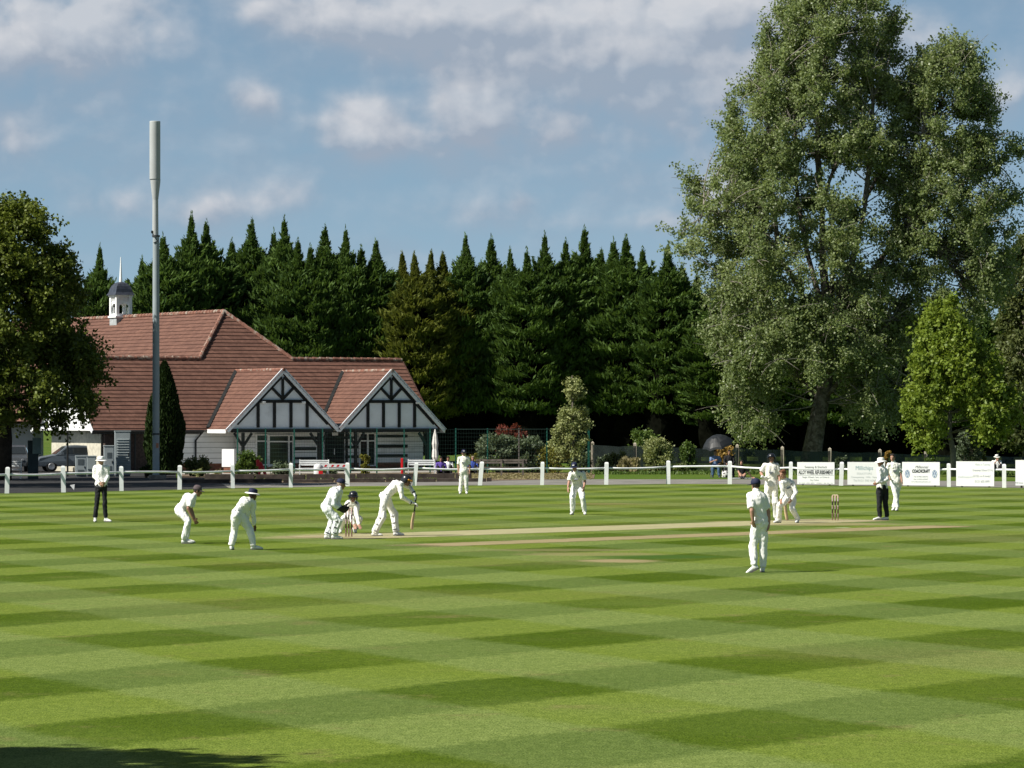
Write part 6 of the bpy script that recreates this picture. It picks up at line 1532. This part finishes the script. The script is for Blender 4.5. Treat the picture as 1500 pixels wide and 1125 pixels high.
seated(1068.5,698.6,660,'spectator in dark clothes sitting at the right edge of the umbrella shade',M_dark,M_dark,skin=M_skin2,sleeve='long')
chair(1068.5,row(698.6)+.16,'dark folding chair under the spectator in dark clothes beside the umbrella')
seated(1460.5,694.0,663,'spectator in a pale sun hat with hands raised to the face behind the tutoring board',M_cool,M_dark,hat='sunhat',hatm=M_cream,arms=2,sleeve='short',skin=M_skin,zseat=.08)
seated(646,696.4,672,'spectator in a purple top sitting low in the shade right of the furled parasol',M_purple,M_dark,skin=M_skin2,sleeve='long',zseat=.05)
seated(656.5,695.6,674,'spectator in a pale shirt sitting low in the shade left of the distant fielder',M_cool,M_dark,skin=M_skin2,zseat=.05)
seated(692.6,695.0,672,'fair haired spectator in a blue top sitting right of the distant fielder',mat('royal_blue',(0.04,0.08,0.35),.8),M_dark,hair=M_hairg,skin=M_skin,zseat=.05)
# woman on the blanket
d = row(701.6); P = lambda px, y, dy=0: (px, y, dy)
person(701.6, dict(H=P(1086.4,677.8,.35),N=P(1086.8,682.8,.38),SA=P(1082.6,684.6,.36),SB=P(1091.4,684.6,.36),EA=P(1081.6,690.6,.30),EB=P(1096.2,691.6,.38),WA=P(1083.8,694.6,.06),WB=P(1101.0,698.6,.45),TB=P(1104.6,700.2,.42),
    P=P(1087.0,697.0,.36),HA=P(1084.6,697.8,.30),HB=P(1089.6,697.8,.30),KA=P(1083.8,694.4,-.06),KB=P(1091.6,694.6,-.06),AA=P(1086.2,700.2,-.28),AB=P(1089.2,700.4,-.28),OA=P(1086.0,702,-.46),OB=P(1089.2,702,-.46)),
    'woman in a black top and shorts sitting on the patterned blanket leaning on one arm', (-.25,-1,-.1), shirt=M_dark, trousers=M_skin, hat=None, hair=M_haird, skin=M_skin, shoes=M_dshoe, group='spectators beyond the boundary', fwd=(0,-1,0), tro_r=.82, ground=.03)
def blanket_mat():
    m, nt, b = new_mat('blanket_pattern'); tc = nt.node('ShaderNodeTexCoord').outputs['Object']; v = nt.node('ShaderNodeTexVoronoi'); v.inputs['Scale'].default_value = 9; nt.put(v.inputs['Vector'], tc)
    nt.put(b.inputs['Base Color'], nt.mix(nt.ramp(E(nt, v.outputs['Distance']), .3, .5), (0.05,0.06,0.09), (0.5,0.5,0.53))); b.inputs['Roughness'].default_value = .95; return m
o = empty('picnic_blanket', (gx(1088,184.5),184.5,0), 'blue grey patterned picnic blanket on the grass under the woman in black', 'blanket'); mb = MB(); N = 10; vs = []
for i in range(N+1):
    for j in range(N+1): vs.append((-.62+1.24*i/N+random.uniform(-.02,.02), -.9+1.8*j/N+random.uniform(-.02,.02), .012+.012*random.random()))
mb.add(vs, [(i*(N+1)+j,(i+1)*(N+1)+j,(i+1)*(N+1)+j+1,i*(N+1)+j+1) for i in range(N) for j in range(N)]); mb.build('cloth', blanket_mat(), o)
# umbrella, tilted
d = row(699.4)+.1; k = d/F; tp = at(1048.8,638.2,d-.1); ub = empty('golf_umbrella', (gx(1056,d),d+.0,0), 'big black umbrella tilted over the two seated spectators', 'umbrella'); o_ = (gx(1056,d),d,0)
axis = Vector((-.22,-.30,.93)).normalized(); ex = Vector((1,0,0)); ex = (ex-axis*ex.dot(axis)).normalized(); ey = axis.cross(ex); mb = MB(); n = 8; rings = [(.02,0),(.30,-.055),(.55,-.20),(.74,-.40),(.80,-.50)]; sub = 4; vs = []
for r_, h in rings:
    for q in range(n*sub):
        a = 2*math.pi*q/(n*sub)+.2; f_ = (q % sub)/sub; sc_ = 1-.10*math.sin(math.pi*f_)*(r_/.8); dn = -.045*math.sin(math.pi*f_)*(r_/.8)*-1
        vs.append(tp+axis*(h+dn)+ex*r_*sc_*math.cos(a)+ey*r_*sc_*math.sin(a))
m_ = n*sub; mb.add(vs, [(i*m_+q,i*m_+(q+1)%m_,(i+1)*m_+(q+1)%m_,(i+1)*m_+q) for i in range(len(rings)-1) for q in range(m_)])
cn = mb.build('canopy', mat('umbrella_nylon', (0.014,0.016,0.018), .5, .15, 4, spec=.4), ub, org=o_)
cn.modifiers.new('thick','SOLIDIFY').thickness = .004
for q in range(n):
    mb = MB(); a = 2*math.pi*q/n+.2; mb.tube([tp+axis*(h-.012)+ex*r_*.985*math.cos(a)+ey*r_*.985*math.sin(a) for r_, h in rings], .006, 5); mb.build('rib', M_grill, ub, org=o_)
mb = MB(); foot = tp-axis*1.75; sc_ = tp+axis*.07; foot = Vector((tp.x+.42, tp.y+.55, 0.0)); mb.tube([sc_, tp-axis*.5, foot], [.008,.014,.016], 8); mb.build('shaft', M_grill, ub, org=o_)
# patterned bag by the chairs
d = row(699.6); o = empty('patterned_bag', (gx(1062,d),d-.3,0), 'white bag with dark blotches on the grass beside the seated pair', 'bag')
def bag_mat():
    m, nt, b = new_mat('bag_pattern'); n = nt.noise(nt.node('ShaderNodeTexCoord').outputs['Object'], 9, 1); nt.put(b.inputs['Base Color'], nt.mix(nt.ramp(n,.5,.56), (0.68,0.66,0.63), (0.02,0.02,0.025))); return m
mb = MB(); mb.loft([(Vector((0,0,z)), Vector((w_,0,0)), Vector((0,h,0))) for z,w_,h in [(0,.15,.10),(.05,.18,.12),(.25,.17,.10),(.34,.15,.05)]], 14); mb.build('body', bag_mat(), o, smooth=True)
mb = MB(); mb.tube([(-.10,-.04,.33),(-.07,-.04,.47),(.07,-.04,.47),(.10,-.04,.33)], .012, 6); mb.build('handle', M_strap, o)
# small white marker by the left posts
d = 153.5; o = empty('boundary_marker', (gx(106,d),d,0), 'small white marker lying on the shaded path beside the second fence post', 'marker'); mb = MB(); mb.add([(-.10,0,.24),(.09,.02,.28),(.07,.0,.04),(-.10,.06,.235),(.09,.08,.275),(.07,.06,.035)], [(0,2,1),(3,4,5),(0,1,4,3),(1,2,5,4),(2,0,3,5)]); mb.build('flag', M_bench, o); mb = MB(); mb.tube([(.08,.03,0),(.085,.03,.27)],.012,6); mb.build('stake', M_wood, o)

bpy.data.scenes.remove(work)
